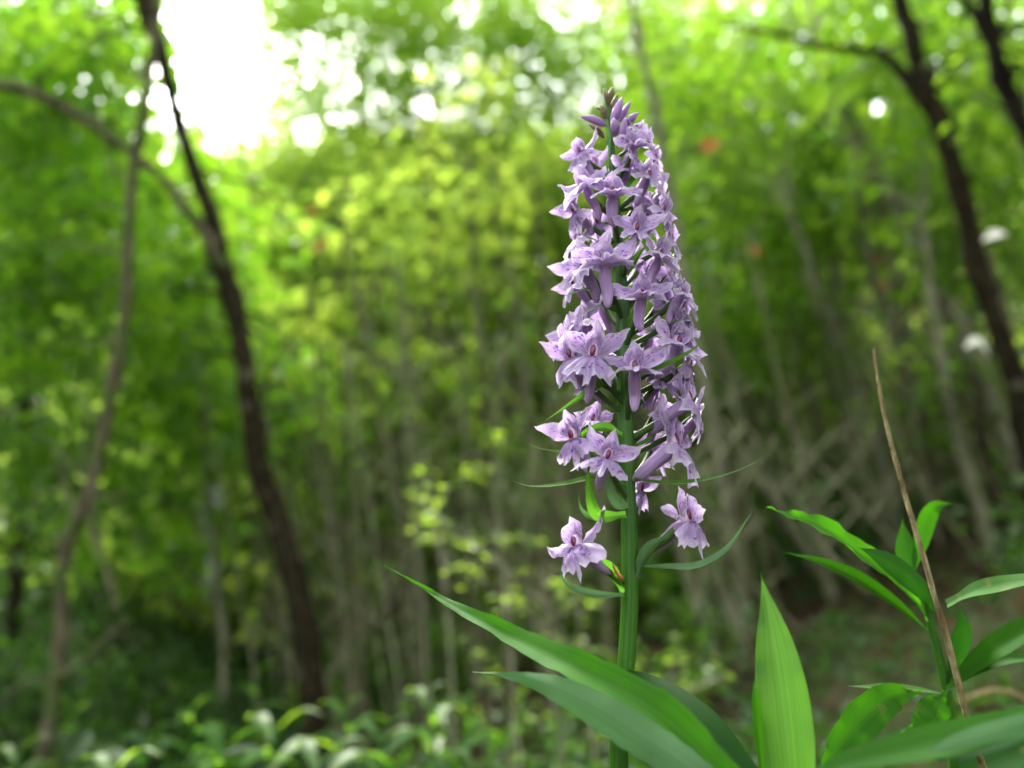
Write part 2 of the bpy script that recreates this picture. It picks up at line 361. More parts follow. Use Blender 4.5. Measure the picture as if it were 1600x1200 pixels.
M['leaf_lemon'] = leafmat('leaf_lemon', (.10, .17, .015), (.15, .23, .02), (.34, .58, .02), (.52, .74, .03), .55)
M['leaf_herb'] = leafmat('leaf_herb', (.012, .042, .007), (.034, .09, .016), (.05, .20, .006), (.13, .34, .012), .42, .7, .08)
M['litter'] = leafmat('leaf_litter', (.022, .014, .008), (.075, .048, .026), (.10, .05, .02), (.2, .12, .05), .2, .9, .06)
M['dead'] = plain('withered_leaf', (.42, .14, .045), .8, .2, .3, 60)
M['pale_leaf'] = plain('pale_leaf', (.62, .60, .50), .6, .3, .2, 60)
M['bark_dark'] = barkmat('bark_dark_brown', (.009, .0075, .0035), (.036, .029, .015), (.10, .09, .055), 16, .40)
M['bark_grey'] = barkmat('bark_grey_green', (.12, .12, .07), (.28, .275, .18), (.14, .17, .07), 14, .46)
M['bark_olive'] = barkmat('bark_olive', (.055, .05, .027), (.16, .14, .085), (.08, .11, .035), 14, .5)
M['bark_tan'] = barkmat('bark_tan', (.08, .078, .04), (.23, .22, .125), (.11, .15, .055), 18, .45)
M['bark_black'] = barkmat('bark_black', (.006, .005, .004), (.02, .016, .01), (.03, .03, .015), 14, .4)
M['rock'] = barkmat('rock_grey', (.08, .075, .06), (.24, .22, .19), (.03, .05, .015), 6, .5)
M['ground'] = groundmat()

# ================================================================== THE SETTING
def make_ground():
    rr = np.concatenate([np.linspace(0.0, 6, 60), np.linspace(6.2, 30, 70), np.linspace(31, 120, 40)])
    na = 200
    a = np.arange(na) / na * 2 * math.pi
    X = rr[:, None] * np.sin(a)[None]; Y = rr[:, None] * np.cos(a)[None]
    Z = ground_z(X, Y) + rng.normal(0, .012, X.shape) * np.clip(rr[:, None] - .6, 0, 2)
    V = np.stack([X, Y, Z], -1).reshape(-1, 3)
    i = np.arange(len(rr) - 1)[:, None] * na; j = np.arange(na)[None]; k = (j + 1) % na
    f = np.stack([i + j, i + na + j, i + na + k, i + k], -1).reshape(-1, 4)
    o = link('ground', np_mesh('ground', V, f), M['ground']); tag(o, kind='structure')
make_ground()

# clearings in the canopy: no spray of leaves hangs in these directions (x, y, rx, ry)
GAPS = [(338, 45, 68, 84), (385, 125, 48, 46), (302, 100, 20, 36), (492, 224, 28, 20), (480, 205, 16, 18), (660, 168, 16, 14), (1372, 172, 12, 9)]
def free(P):
    x = 800 + F * ((P - CAM) @ RIGHT) / ((P - CAM) @ FWD); y = 600 - F * ((P - CAM) @ UP) / ((P - CAM) @ FWD)
    ok = np.ones(len(P), bool)
    for gx, gy, rx, ry in GAPS:
        ok &= ((x - gx) / rx) ** 2 + ((y - gy) / ry) ** 2 > 1
    return ok
def region_centers(regs):
    out = []
    for px, py, rx, ry, d0, d1, n in regs:
        a = rng.uniform(0, 2 * math.pi, n); q = np.sqrt(rng.uniform(0, 1, n)); d = rng.uniform(d0, d1, n)
        x = px + rx * q * np.cos(a); y = py + ry * q * np.sin(a)
        P = CAM + (FWD + ((x - 800) / F)[:, None] * RIGHT - ((y - 600) / F)[:, None] * UP) * d[:, None]
        out.append(P)
    P = np.vstack(out)
    P = P[P[:, 2] > ground_z(P[:, 0], P[:, 1]) + .05]
    return P
def crown_mesh(name, regs, rad, per, L, **kw):
    P = region_centers(regs)
    V, f, r = sprays(P, rad, per, L, **kw)
    n = len(V) // 6; lc = V.reshape(n, 6, 3).mean(1); ok = free(lc)
    V = V.reshape(n, 6, 3)[ok].reshape(-1, 3); r = r.reshape(n, 6)[ok].ravel(); m = ok.sum()
    f = (LF[None] + (np.arange(m) * 6)[:, None, None]).reshape(-1, 4)
    return np_mesh(name, V, f, r, smooth=False), P
def px_path(pts, d, dd=0.0, n=24, toground=False, d_end=None):
    """pixel polyline (x, y, width) to centreline and radii; d at its foot, d_end at its top"""
    d_end = d if d_end is None else d_end
    A = []
    for i, (x, y, w) in enumerate(pts):
        t = i / (len(pts) - 1); dep = d * (1 - t) + d_end * t
        A.append((*at(x, y, dep), w / 2 / F * dep))
    A = np.array(A)
    if toground:
        v = A[0, :3] - A[1, :3]; v = v / np.linalg.norm(v); v = v * .5 + np.array([0, 0, -.6]); v /= np.linalg.norm(v)
        p = A[0].copy(); k = 0
        ext = []
        while p[2] > float(ground_z(p[0], p[1])) - .15 and k < 60:
            p = p.copy(); p[:3] += v * .12; p[3] *= 1.012; k += 1
            if k % 3 == 0: ext.append(p)
        ext.append(p)
        A = np.vstack([np.array(ext[::-1]), A])
    S = spline(A, max(n, len(A) * 3)); S[:, 3] = np.maximum(S[:, 3], .0008)
    return S[:, :3], S[:, 3]
def wobble(C, amp):
    n = len(C); w = np.cumsum(rng.normal(0, amp, (n, 3)), 0); w -= np.linspace(0, 1, n)[:, None] * w[-1]; return C + w
def make_tree(name, label, cat, trunk, d, bark, branches=(), crown=None, group=None, d_end=None, dead=(), seg=9, twigs=0, leafmat_=None, rough=.10):
    C, r = px_path(trunk, d, toground=True, d_end=d_end, n=36)
    base = C[0].copy(); base[2] = float(ground_z(base[0], base[1]))
    root = empty(name, base); tag(root, label, cat, group)
    g = Geo(); g.tube(wobble(C, r.mean() * .16), r * (1 + .10 * np.sin(np.arange(len(r)) * 1.7) * rng.uniform(.3, 1, len(r))), seg, rough * 1.6)
    link('trunk', g.mesh('trunk'), M[bark], root)
    for b in branches:
        pts, bd0, bd1 = b[:3]; bb = b[3] if len(b) > 3 else bark
        B, br = px_path(pts, bd0, d_end=bd1, n=24)
        g = Geo(); g.tube(wobble(B, br.mean() * .08), br, 7, rough)
        # side twigs
        for k in range(len(pts)):
            i = rng.integers(3, len(B) - 2); q = B[i]; dirn = nrm(rng.normal(0, 1, 3)) * rng.uniform(.1, .35)
            g.tube(spline([q, q + dirn * .5 + [0, 0, .02], q + dirn], 6), np.linspace(br[i] * .35, .0015, 6), 5)
        link('branch', g.mesh('branch'), M[bb], root)
    if crown:
        regs, rad, per, L, mat = crown
        me, P = crown_mesh('crown', regs, rad, per, L)
        link('crown', me, M[mat], root)
        # limbs reach from the trunk into the sprays
        g = Geo()
        ii = rng.choice(len(P), min(len(P), 26), replace=False)
        for i in ii:
            dd = np.linalg.norm(C[:, :2] - P[i][:2], axis=1) + np.abs(C[:, 2] - P[i][2] + .3) * .7
            k = int(np.argmin(dd)); q = C[k]
            mid = (q + P[i]) / 2 + rng.normal(0, .05, 3) + [0, 0, .06]
            g.tube(spline([q, mid, P[i]], 8), np.linspace(max(r[k] * .28, .004), .002, 8), 5)
        link('limbs', g.mesh('limbs'), M[bark], root)
    for (x, y, dep, s) in dead:
        c = at(x, y, dep); V = []
        nn = 1; s = s * 1.3
        P_ = c + rng.normal(0, s * .25, (nn, 3)); V, f = leaves_np(P_, rng.normal(0, 1, (nn, 3)) * [1, .5, .5], np.tile([0, -1., .3], (nn, 1)), np.full(nn, s), np.full(nn, s * .7))
        o = link('withered_leaf', np_mesh('withered_leaf', V, f, smooth=False), M['dead'], root)
    return root

# ---- the named trees
make_tree('forked_tree', 'dark brown trunk left of centre that forks near the big gap of white sky', 'tree',
    [(500, 1210, 42), (497, 1080, 44), (486, 985, 40), (455, 890, 40), (432, 800, 38), (412, 720, 36), (396, 620, 32), (380, 530, 30), (366, 460, 34), (342, 385, 36), (322, 310, 24), (300, 230, 21), (280, 160, 21), (262, 80, 22), (243, 0, 32), (228, -90, 30), (210, -220, 18)],
    3.4, 'bark_dark',
    branches=[([(352, 420, 24), (325, 370, 20), (295, 328, 17), (250, 275, 14), (205, 236, 14), (160, 205, 16), (100, 168, 16), (50, 145, 17), (0, 134, 17), (-90, 118, 15)], 3.4, 3.1, 'bark_olive'),
              ([(436, 820, 8), (405, 700, 6), (430, 560, 5), (500, 480, 4)], 3.5, 4.2)],
    crown=([(345, 330, 110, 110, 3.7, 5, 26), (300, 480, 90, 120, 3.9, 5, 22), (120, 60, 180, 90, 3.5, 4.6, 40), (420, 640, 80, 120, 4.2, 5.4, 18)], .24, 17, .10, 'leaf_left'))
make_tree('leaning_tree', 'thin dark trunk at far left that bends right and crosses the arching bough', 'tree',
    [(58, 1240, 26), (68, 1150, 24), (82, 1050, 24), (88, 960, 20), (90, 880, 20), (96, 830, 20), (118, 770, 20), (145, 680, 20), (165, 590, 20), (182, 490, 17), (192, 380, 16), (206, 270, 15), (222, 180, 14), (238, 80, 13), (246, 0, 13), (255, -120, 11)],
    2.9, 'bark_olive',
    branches=[([(88, 1062, 12), (120, 1040, 10), (160, 1005, 9), (198, 970, 8)], 2.9, 2.8),
              ([(182, 955, 7), (165, 890, 9), (148, 850, 11), (142, 800, 12), (148, 745, 8), (152, 700, 5)], 2.8, 2.9)],
    crown=([(60, 260, 150, 200, 3.3, 4.8, 80), (90, 560, 150, 150, 3.4, 4.8, 46), (60, 760, 130, 120, 3.4, 4.4, 18)], .22, 17, .095, 'leaf_left'))
make_tree('slim_pole_tree', 'slim grey pole of a tree between the leaning trunk and the forked trunk', 'tree',
    [(350, 1010, 11), (343, 930, 12), (334, 830, 13), (326, 740, 15), (321, 640, 13), (318, 530, 11), (322, 430, 9), (326, 330, 7)], 5.2, 'bark_grey',
    crown=([(300, 620, 120, 110, 4.8, 6.2, 60), (250, 800, 110, 90, 4.6, 5.8, 30), (250, 450, 110, 100, 4.8, 6.4, 40)], .26, 17, .11, 'leaf_left'))
make_tree('yellow_green_maple', 'yellow green leafy tree filling the middle left behind the forked trunk', 'tree',
    [(620, 1010, 12), (598, 880, 12), (560, 760, 11), (530, 650, 10), (520, 540, 10), (530, 430, 8), (540, 330, 7)], 7, 'bark_olive',
    branches=[([(482, 600, 9), (520, 560, 8), (560, 525, 7), (605, 492, 5)], 6.6, 6.4)],
    crown=([(540, 430, 190, 200, 6.4, 10, 95), (480, 620, 120, 160, 6.0, 8.6, 50), (650, 330, 130, 120, 6.6, 10, 45), (640, 640, 150, 120, 6.2, 8.6, 40)], .30, 17, .11, 'leaf_centre'),
    dead=[(505, 326, 6.2, .09), (488, 378, 6.2, .10), (545, 288, 6.3, .07)])
make_tree('dark_right_tree', 'thick dark trunk at right leaning left with a side branch crossing under the canopy', 'tree',
    [(1650, 900, 38), (1612, 760, 36), (1590, 650, 34), (1562, 540, 33), (1532, 430, 32), (1500, 320, 32), (1472, 220, 32), (1450, 150, 31), (1425, 70, 25), (1402, 0, 23), (1370, -110, 20)], 4.0, 'bark_dark',
    branches=[([(1452, 175, 18), (1420, 130, 16), (1385, 88, 13), (1350, 78, 12), (1290, 74, 11), (1230, 58, 9), (1180, 46, 7), (1120, 38, 5)], 4.0, 4.2)],
    crown=([(1480, 120, 180, 160, 4.2, 6.0, 80), (1540, 330, 120, 120, 4.4, 6, 34), (1280, 60, 140, 90, 4.4, 6.2, 46)], .24, 17, .09, 'leaf_right'))
make_tree('black_trunk_tree', 'almost black trunk with two stems in the top right corner', 'tree',
    [(1690, 420, 32), (1640, 270, 28), (1600, 180, 26), (1572, 110, 25), (1556, 40, 22), (1546, -20, 20), (1530, -120, 18)], 3.1, 'bark_black',
    branches=[([(1580, 125, 16), (1548, 70, 14), (1522, 20, 13), (1500, -20, 12), (1460, -90, 9)], 3.1, 3.1)],
    crown=([(1620, 60, 90, 150, 3.2, 4.2, 16)], .2, 22, .06, 'leaf_right'))
make_tree('grey_stem_tree', 'tall slender grey stem rising behind the right side of the orchid', 'tree',
    [(1178, 1060, 26), (1166, 980, 25), (1150, 880, 24), (1132, 780, 22), (1110, 660, 21), (1088, 540, 19), (1068, 420, 17), (1050, 310, 16), (1030, 220, 14), (1012, 140, 13), (995, 60, 12), (980, -60, 10)], 5.2, 'bark_grey',
    crown=([(1120, 360, 130, 150, 5.4, 7.2, 90), (1190, 500, 130, 90, 5.2, 7, 30), (1080, 100, 120, 110, 6, 8, 50)], .28, 18, .095, 'leaf_right'),
    dead=[(1088, 232, 5.0, .11), (1080, 318, 5.1, .07), (1192, 388, 5, .07), (1216, 422, 5, .07)])
# right-hand pole wood
poles = [
 ([(1650, 830, 34), (1600, 735, 36), (1555, 640, 36), (1510, 545, 34), (1470, 460, 30), (1440, 395, 26), (1400, 310, 22), (1350, 220, 18), (1300, 130, 14), (1270, 40, 12)], 5.0, 'widest grey stem slanting down to the right edge behind the dark trunk', 'bark_grey'),
 ([(1585, 960, 22), (1560, 900, 22), (1530, 800, 20), (1505, 710, 18), (1480, 620, 17), (1466, 530, 16), (1455, 450, 14), (1440, 330, 10)], 4.6, 'pale grey stem leaning left beside the dry stalk of the foreground', 'bark_grey'),
 ([(1540, 1000, 20), (1500, 880, 18), (1470, 780, 18), (1445, 690, 18), (1425, 600, 16), (1404, 500, 15), (1392, 400, 14), (1370, 280, 10)], 5.4, 'mossy stem with a kink standing left of the palest stem', 'bark_olive'),
 ([(1450, 960, 16), (1410, 830, 17), (1375, 710, 18), (1340, 610, 18), (1305, 520, 17), (1270, 430, 14), (1230, 320, 12)], 5.8, 'grey stem slanting from the leafy plant up toward the hanging orange leaves', 'bark_grey'),
 ([(1490, 900, 16), (1465, 800, 16), (1440, 700, 16), (1415, 590, 15), (1390, 500, 16), (1362, 420, 18), (1348, 330, 18), (1342, 200, 12)], 6.2, 'upright grey green stem with orange leaves hanging at its side', 'bark_grey'),
 ([(1640, 820, 16), (1612, 710, 15), (1590, 600, 14), (1565, 500, 13), (1545, 400, 10)], 4.4, 'narrow stem squeezed between the widest stem and the right edge', 'bark_olive'),
 ([(1310, 980, 13), (1270, 890, 13), (1225, 800, 13), (1180, 700, 13), (1140, 610, 12), (1105, 550, 10)], 6.4, 'thin grey stem slanting up to the orchid spike from the right', 'bark_grey'),
 ([(1420, 980, 14), (1380, 900, 14), (1345, 820, 13), (1310, 730, 13), (1275, 640, 12), (1250, 560, 10)], 6.8, 'thin stem in the dark hollow behind the leafy plant', 'bark_olive'),
 ([(1250, 1000, 12), (1230, 880, 12), (1215, 760, 12), (1200, 600, 11), (1190, 450, 9)], 7.4, 'straight thin stem just right of the tall slender grey stem', 'bark_olive'),
 ([(1600, 960, 16), (1570, 850, 16), (1545, 740, 14), (1525, 640, 12)], 3.9, 'reddish brown stem by the right edge above the foreground leaves', 'bark_dark'),
]
for k, (pts, d, lab, bk) in enumerate(poles):
    x, y, _ = pts[-1]
    make_tree('young_tree', lab, 'tree', pts, d, bk, group='pole sized trees on the right hand bank',
        crown=([(x - 30, y - 30, 95, 120, d + .5, d + 2.6, 32)], .26, 16, .095, 'leaf_right'),
        dead=[(1354, 404, 5.9, .07), (1370, 448, 5.9, .08)] if k == 4 else ([(1436, 488, 5, .06)] if k == 0 else ()))
# middle stems
mid = [
 ([(742, 1010, 12), (728, 880, 13), (716, 760, 14), (704, 620, 14), (692, 500, 14), (680, 390, 13), (668, 280, 11), (655, 180, 9)], 7.4, 'dark thin stem just right of the yellow green tree'),
 ([(790, 980, 22), (780, 880, 23), (770, 780, 23), (762, 680, 20), (756, 590, 17), (748, 490, 14), (740, 390, 12), (730, 250, 9)], 7.0, 'thickest dark stem in the clump left of the orchid'),
 ([(835, 960, 14), (820, 840, 14), (806, 720, 14), (796, 620, 13), (786, 520, 12), (776, 400, 10), (770, 260, 8)], 7.8, 'thin stem nearest the orchid in the clump left of it'),
 ([(770, 990, 12), (745, 860, 12), (715, 740, 11), (690, 640, 10), (660, 520, 8)], 7.2, 'slanting thin stem crossing low behind the dark clump'),
 ([(680, 1000, 10), (650, 880, 10), (610, 780, 9), (575, 700, 9), (550, 640, 7)], 6.4, 'thin dark stem slanting left below the yellow green crown'),
 ([(560, 960, 9), (530, 850, 9), (505, 760, 9), (480, 660, 8), (460, 580, 6)], 6.0, 'faint thin stem just right of the forked trunk'),
 ([(900, 960, 14), (880, 840, 13), (865, 700, 12), (850, 540, 11), (842, 400, 9), (836, 260, 8)], 8.2, 'upright stem hidden partly by the left flowers of the orchid'),
]
for k, (pts, d, lab) in enumerate(mid):
    x, y, _ = pts[-1]
    make_tree('slender_tree', lab, 'tree', pts, d, 'bark_olive', group='slender trees behind the orchid on its left',
        crown=([(x + 20, y + 40, 130, 170, d - .4, d + 2.4, 17), (x + 20, y + 300, 130, 150, d - .3, d + 2, 19)], .30, 17, .10, 'leaf_centre' if k != 4 else 'leaf_canopy'))
# high canopy, thin enough for the sky to sparkle through
canopy = [
 ((560, 90), 'tall tree whose thin canopy lets white sky sparkle through at top centre left', [(540, 80, 150, 150, 10, 13.5, 212), (470, -10, 130, 60, 10, 13, 60), (640, -30, 260, 60, 10, 13, 85), (430, 250, 90, 50, 9, 12, 24)]),
 ((760, 90), 'tall tree whose speckled canopy hangs at top centre', [(740, 80, 160, 150, 10, 13.5, 205)]),
 ((940, 90), 'tall tree whose canopy stands directly above the orchid tip', [(920, 80, 160, 160, 10, 13.5, 215)]),
 ((1120, 80), 'tall tree whose canopy is dotted with white light right of the orchid tip', [(1120, 90, 150, 150, 9, 13, 175)]),
]
for (x, y), lab, regs in canopy:
    make_tree('canopy_tree', lab, 'tree', [(x + 70, 800, 14), (x + 50, 600, 14), (x + 30, 400, 13), (x + 10, 250, 10), (x, y, 7)], 11.5, 'bark_olive',
        crown=(regs, .46, 37, .105, 'leaf_canopy'), group='tall canopy trees')
make_tree('canopy_tree', 'tall tree with a dense green canopy filling the upper right', 'tree',
    [(1330, 700, 16), (1310, 500, 15), (1290, 300, 14), (1280, 150, 10), (1275, 60, 8)], 8.5, 'bark_grey',
    crown=([(1330, 160, 230, 190, 7.5, 10.5, 195), (1240, 330, 160, 150, 7.5, 10, 80), (1520, 250, 150, 240, 6.5, 9.5, 100), (1480, -10, 190, 70, 7, 9.5, 80)], .42, 30, .10, 'leaf_right'), group='tall canopy trees')
make_tree('canopy_tree', 'tall tree with dense dark green canopy filling the upper left corner', 'tree',
    [(30, 800, 20), (40, 500, 18), (60, 250, 16), (70, 60, 12)], 6, 'bark_dark',
    crown=([(80, 70, 190, 190, 5, 7, 200), (60, 380, 160, 220, 5, 7, 130), (230, 330, 120, 130, 5, 7.5, 60)], .30, 32, .08, 'leaf_left'), group='tall canopy trees')

# ---- far wooded hillside: a few tree shapes copied many times
def far_proto():
    g = Geo(); h = 7.0
    C = spline([(0, 0, -.3), (.05, 0, 2), (-.05, .1, 4), (.05, 0, 6.2)], 14); g.tube(C, np.linspace(.11, .03, 14), 7, .08)
    tr = g.mesh('trunk')
    n = 330
    a = rng.uniform(0, 2 * math.pi, n); z = rng.uniform(.5, 7.2, n); q = np.sqrt(rng.uniform(0.02, 1, n)) * 1.9 * np.sqrt(np.clip(1 - ((z - 3.6) / 4.1) ** 2, .05, 1))
    P = np.stack([np.cos(a) * q, np.sin(a) * q, z], 1)
    V, f, r = sprays(P, .48, 26, .15)
    return tr, np_mesh('crown', V, f, r, smooth=False)
protos = [far_proto() for _ in range(3)]
for tr, cr in protos: tr.materials.append(M['bark_olive']); cr.materials.append(M['leaf_far'])
k = 0; tries = 0; placed = []
while k < 60 and tries < 20000:
    tries += 1
    x = rng.uniform(-17, 18); y = rng.uniform(9.0, 24)
    z = float(ground_z(x, y)); s = rng.uniform(.75, 1.15)
    X, Y, d = proj((x, y, z + 6.8 * s)); Xm, Ym, _ = proj((x, y, z + 3.5 * s))
    if X < -220 or X > 1820: continue
    w = 1.9 * s * F / d
    lim = 255 if X < 420 + w and X > 150 - w else (225 if X < 1000 else 170)
    if X > 420 - w and X < 560 + w: lim = 262
    if Y < lim: continue
    if any((x - a) ** 2 + (y - b) ** 2 < 1.0 for a, b in placed): continue
    placed.append((x, y))
    tr, cr = protos[k % 3]
    o = empty('hillside_tree', (x, y, z)); o.rotation_euler = (0, 0, rng.uniform(0, 6.28)); o.scale = (s, s, s * rng.uniform(.92, 1.08))
    zx = ('left of the leaning trunk' if X < 140 else 'between the leaning and forked trunks' if X < 380 else 'right of the forked trunk' if X < 620 else 'left of the orchid' if X < 860 else
          'behind the orchid' if X < 1100 else 'right of the orchid' if X < 1380 else 'by the dark right trunk')
    zd = 'nearest pale' if d < 13 else ('mid distance pale' if d < 18 else 'most distant pale')
    tag(o, '%s green broadleaf tree on the far hillside %s' % (zd, zx), 'tree', 'trees on the far hillside')
    for nm, me in (('trunk', tr), ('crown', cr)):
        c = bpy.data.objects.new(nm, me); col.objects.link(c); c.parent = o
    k += 1

# ---- unseen forest trees added round the viewer, their crowns block skylight from the floor
def over_proto():
    n = 330
    a = rng.uniform(0, 2 * math.pi, n); q = np.sqrt(rng.uniform(0.02, 1, n)) * 2.1; z = 6.4 + rng.uniform(-1, 1, n) * .9 * np.sqrt(np.clip(1 - (q / 2.4) ** 2, .05, 1))
    P = np.stack([np.cos(a) * q, np.sin(a) * q, z], 1); V, f, r = sprays(P, .42, 15, .16)
    cr = np_mesh('crown', V, f, r, smooth=False)
    g = Geo(); g.tube(spline([(0, 0, -.5), (.05, 0, 2), (-.05, .1, 4), (.05, 0, 6.2)], 14), np.linspace(.10, .03, 14), 8, .08)
    for i in range(0, n, 12): g.tube(spline([(0, 0, 5 + rng.uniform(-.6, .8)), P[i] * .5 + [0, 0, 2.9], P[i]], 6), np.linspace(.03, .006, 6), 5)
    tr = g.mesh('trunk'); tr.materials.append(M['bark_grey']); cr.materials.append(M['leaf_right']); return tr, cr
otr, ocr = over_proto()
for x, y in [(3.2, -1.2), (5.6, .8), (7.4, 3.2), (2.2, -4.2), (-5.8, 1.2), (5.2, -4.0), (.8, -7.2), (8.8, -1.4), (7.6, 6.0), (-7.2, 4.4), (-8, -4)]:
    z = float(ground_z(x, y)); s = rng.uniform(.9, 1.1)
    o = empty('unseen_shade_tree', (x, y, z)); o.rotation_euler = (0, 0, rng.uniform(0, 6.28)); o.scale = (s * 1.15, s * 1.15, s)
    tag(o, 'tall unseen grey stemmed tree added by the viewpoint to shade the forest floor', 'tree', 'unseen shade trees added round the viewpoint')
    for nm, me in (('trunk', otr), ('crown', ocr)):
        c = bpy.data.objects.new(nm, me); col.objects.link(c); c.parent = o

# ---- undergrowth on the banks (nobody could count it)
def undergrowth(name, n, box, L, mat, label, up=0.3, per=9, rad=.12, cond=None, kind='stuff', cat='undergrowth'):
    x = rng.uniform(box[0], box[1], n); y = rng.uniform(box[2], box[3], n)
    if cond is not None:
        ok = cond(x, y); x = x[ok]; y = y[ok]
    z = ground_z(x, y) + rng.uniform(.01, up, len(x))
    P = np.stack([x, y, z], 1)
    V, f, r = sprays(P, rad, per, L, tilt=.6)
    o = link(name, np_mesh(name, V, f, r, smooth=False), M[mat]); tag(o, label, cat, kind=kind)
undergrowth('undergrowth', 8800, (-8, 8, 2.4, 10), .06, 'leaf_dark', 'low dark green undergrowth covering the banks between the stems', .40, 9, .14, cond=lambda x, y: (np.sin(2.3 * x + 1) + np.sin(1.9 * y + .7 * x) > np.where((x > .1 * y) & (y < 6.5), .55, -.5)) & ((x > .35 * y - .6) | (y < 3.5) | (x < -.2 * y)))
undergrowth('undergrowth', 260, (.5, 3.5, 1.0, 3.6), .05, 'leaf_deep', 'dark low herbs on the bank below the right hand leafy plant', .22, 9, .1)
undergrowth('undergrowth', 2400, (-8, 3, 5.5, 10), .085, 'leaf_left', 'fresh green shrub layer on the gully sides left of the orchid', .7, 9, .2, cond=lambda x, y: (x < .35 * y - .4) & (x > -.24 * y) & (np.sin(1.7 * x + 2) + np.sin(1.3 * y + .9 * x) > -.8))
undergrowth('undergrowth', 4600, (-16, 16, 8, 26), .15, 'leaf_far', 'pale green brush on the far hillside under the trees', 1.0, 9, .35)
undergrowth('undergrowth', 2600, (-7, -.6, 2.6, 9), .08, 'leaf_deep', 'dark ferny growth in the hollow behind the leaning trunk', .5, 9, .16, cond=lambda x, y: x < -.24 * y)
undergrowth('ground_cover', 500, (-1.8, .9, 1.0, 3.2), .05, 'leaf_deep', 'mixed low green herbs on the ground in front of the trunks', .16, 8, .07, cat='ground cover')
undergrowth('leaf_litter', 6000, (-4, 5, .5, 8), .05, 'litter', 'brown fallen leaves lying on the forest floor', .025, 4, .1, cat='leaf litter')

# ---- thin bare stems in the thicket behind the orchid
def stem_label(px, lean, w, bark):
    c = {'bark_grey': 'pale grey', 'bark_olive': 'dark olive', 'bark_tan': 'grey brown', 'bark_dark': 'dark brown'}[bark]
    t = 'very thin' if w < 7 else ('thin' if w < 9.5 else 'stouter')
    sl = 'upright' if abs(lean) < 60 else ('slanting' if abs(lean) < 150 else 'steeply slanting')
    z = ('just right of the forked trunk' if px < 600 else 'behind the lemon leaved shrubs' if px < 780 else 'close behind the orchid on its left' if px < 1000 else
         'behind the upright ribbed leaf' if px < 1300 else 'behind the leafy plant at right' if px < 1520 else 'by the right edge')
    return '%s %s sapling stem, %s, %s' % (t, c, sl, z)
def thin_stem(px, py0, py1, d, lean, w, bark, lab, grp):
    p0 = at(px, py0, d); gz = float(ground_z(p0[0], p0[1])); p0[2] = min(gz, p0[2]) - .02 if False else gz - .02
    p1 = at(px + lean, py1, d + rng.uniform(-.2, .3))
    C = wobble(spline([p0, (p0 + p1) / 2 + rng.normal(0, .04, 3), p1], 14), .006)
    g = Geo(); r0 = w / 2 / F * d; g.tube(C, np.linspace(r0, r0 * .4, 14), 6, .1)
    for q in range(6):
        i = rng.integers(3, 13); v = nrm(np.array([rng.normal(0, 1), rng.normal(0, .5), 1.1])) * rng.uniform(.12, .6)
        g.tube(spline([C[i], C[i] + v * .5, C[i] + v], 5), np.linspace(r0 * .4, r0 * .15, 5), 5)
    base = empty('thicket_stem', p0); tag(base, stem_label(px, lean, w, bark), 'sapling', grp)
    link('stem', g.mesh('stem'), M[bark], base)
    n = 10
    V, f, r = sprays(C[rng.integers(6, 14, 7)] + rng.normal(0, .04, (7, 3)), .08, 5, .035)
    link('foliage', np_mesh('foliage', V, f, r, smooth=False), M['leaf_dark'], base)
for k in range(84):
    px = rng.uniform(450, 990); f_ = (px - 450) / 540
    thin_stem(px, 1000, rng.uniform(360, 800), rng.uniform(3.6, 7.5), -rng.uniform(30, 150) * (1.15 - .75 * f_), rng.uniform(5, 11), ['bark_grey', 'bark_olive', 'bark_tan', 'bark_tan'][k % 4],
        'thin bare sapling stem in the brown thicket left of the orchid stalk', 'sapling stems in the thicket left of the orchid')
for k in range(66):
    thin_stem(rng.uniform(1080, 1760), 1000, rng.uniform(320, 760), rng.uniform(3.6, 7.5), rng.uniform(-260, -90), rng.uniform(6, 14), ['bark_grey', 'bark_tan', 'bark_olive'][k % 3],
        'thin bare sapling stem in the dark thicket right of the orchid stalk', 'sapling stems in the thicket right of the orchid')

# ---- rocks and falling water in the gully
def boulder(px, py, w, d, lab):
    c = at(px, py, d); r = w / 2 / F * d
    import bmesh
    bm = bmesh.new(); bmesh.ops.create_icosphere(bm, subdivisions=3, radius=r)
    s = rng.uniform(.7, 1.1, 3); ph = rng.uniform(0, 6, 6)
    for v in bm.verts:
        k = 1 + .14 * math.sin(v.co.x / r * 3 + ph[0]) * math.sin(v.co.y / r * 2.6 + ph[1]) + .1 * math.sin(v.co.z / r * 5 + ph[2]) + .05 * math.sin(v.co.x / r * 9 + ph[3])
        v.co = Vector((v.co.x * s[0] * k * 1.2, v.co.y * s[1] * k, v.co.z * s[2] * k * .85))
    me = bpy.data.meshes.new('boulder'); bm.to_mesh(me); bm.free()
    for p in me.polygons: p.use_smooth = True
    o = link('boulder', me, M['rock']); o.location = tuple(c); tag(o, lab, 'boulder', 'pale boulders in the gully')
boulder(278, 775, 44, 8.2, 'pale boulder at the top left of the falling water')
boulder(398, 890, 60, 7.8, 'widest pale boulder, right of the falling water beside the forked trunk')
boulder(270, 870, 44, 7.8, 'pale boulder left of the lower white water')
boulder(375, 800, 34, 8.4, 'small pale boulder right of the upper white water')
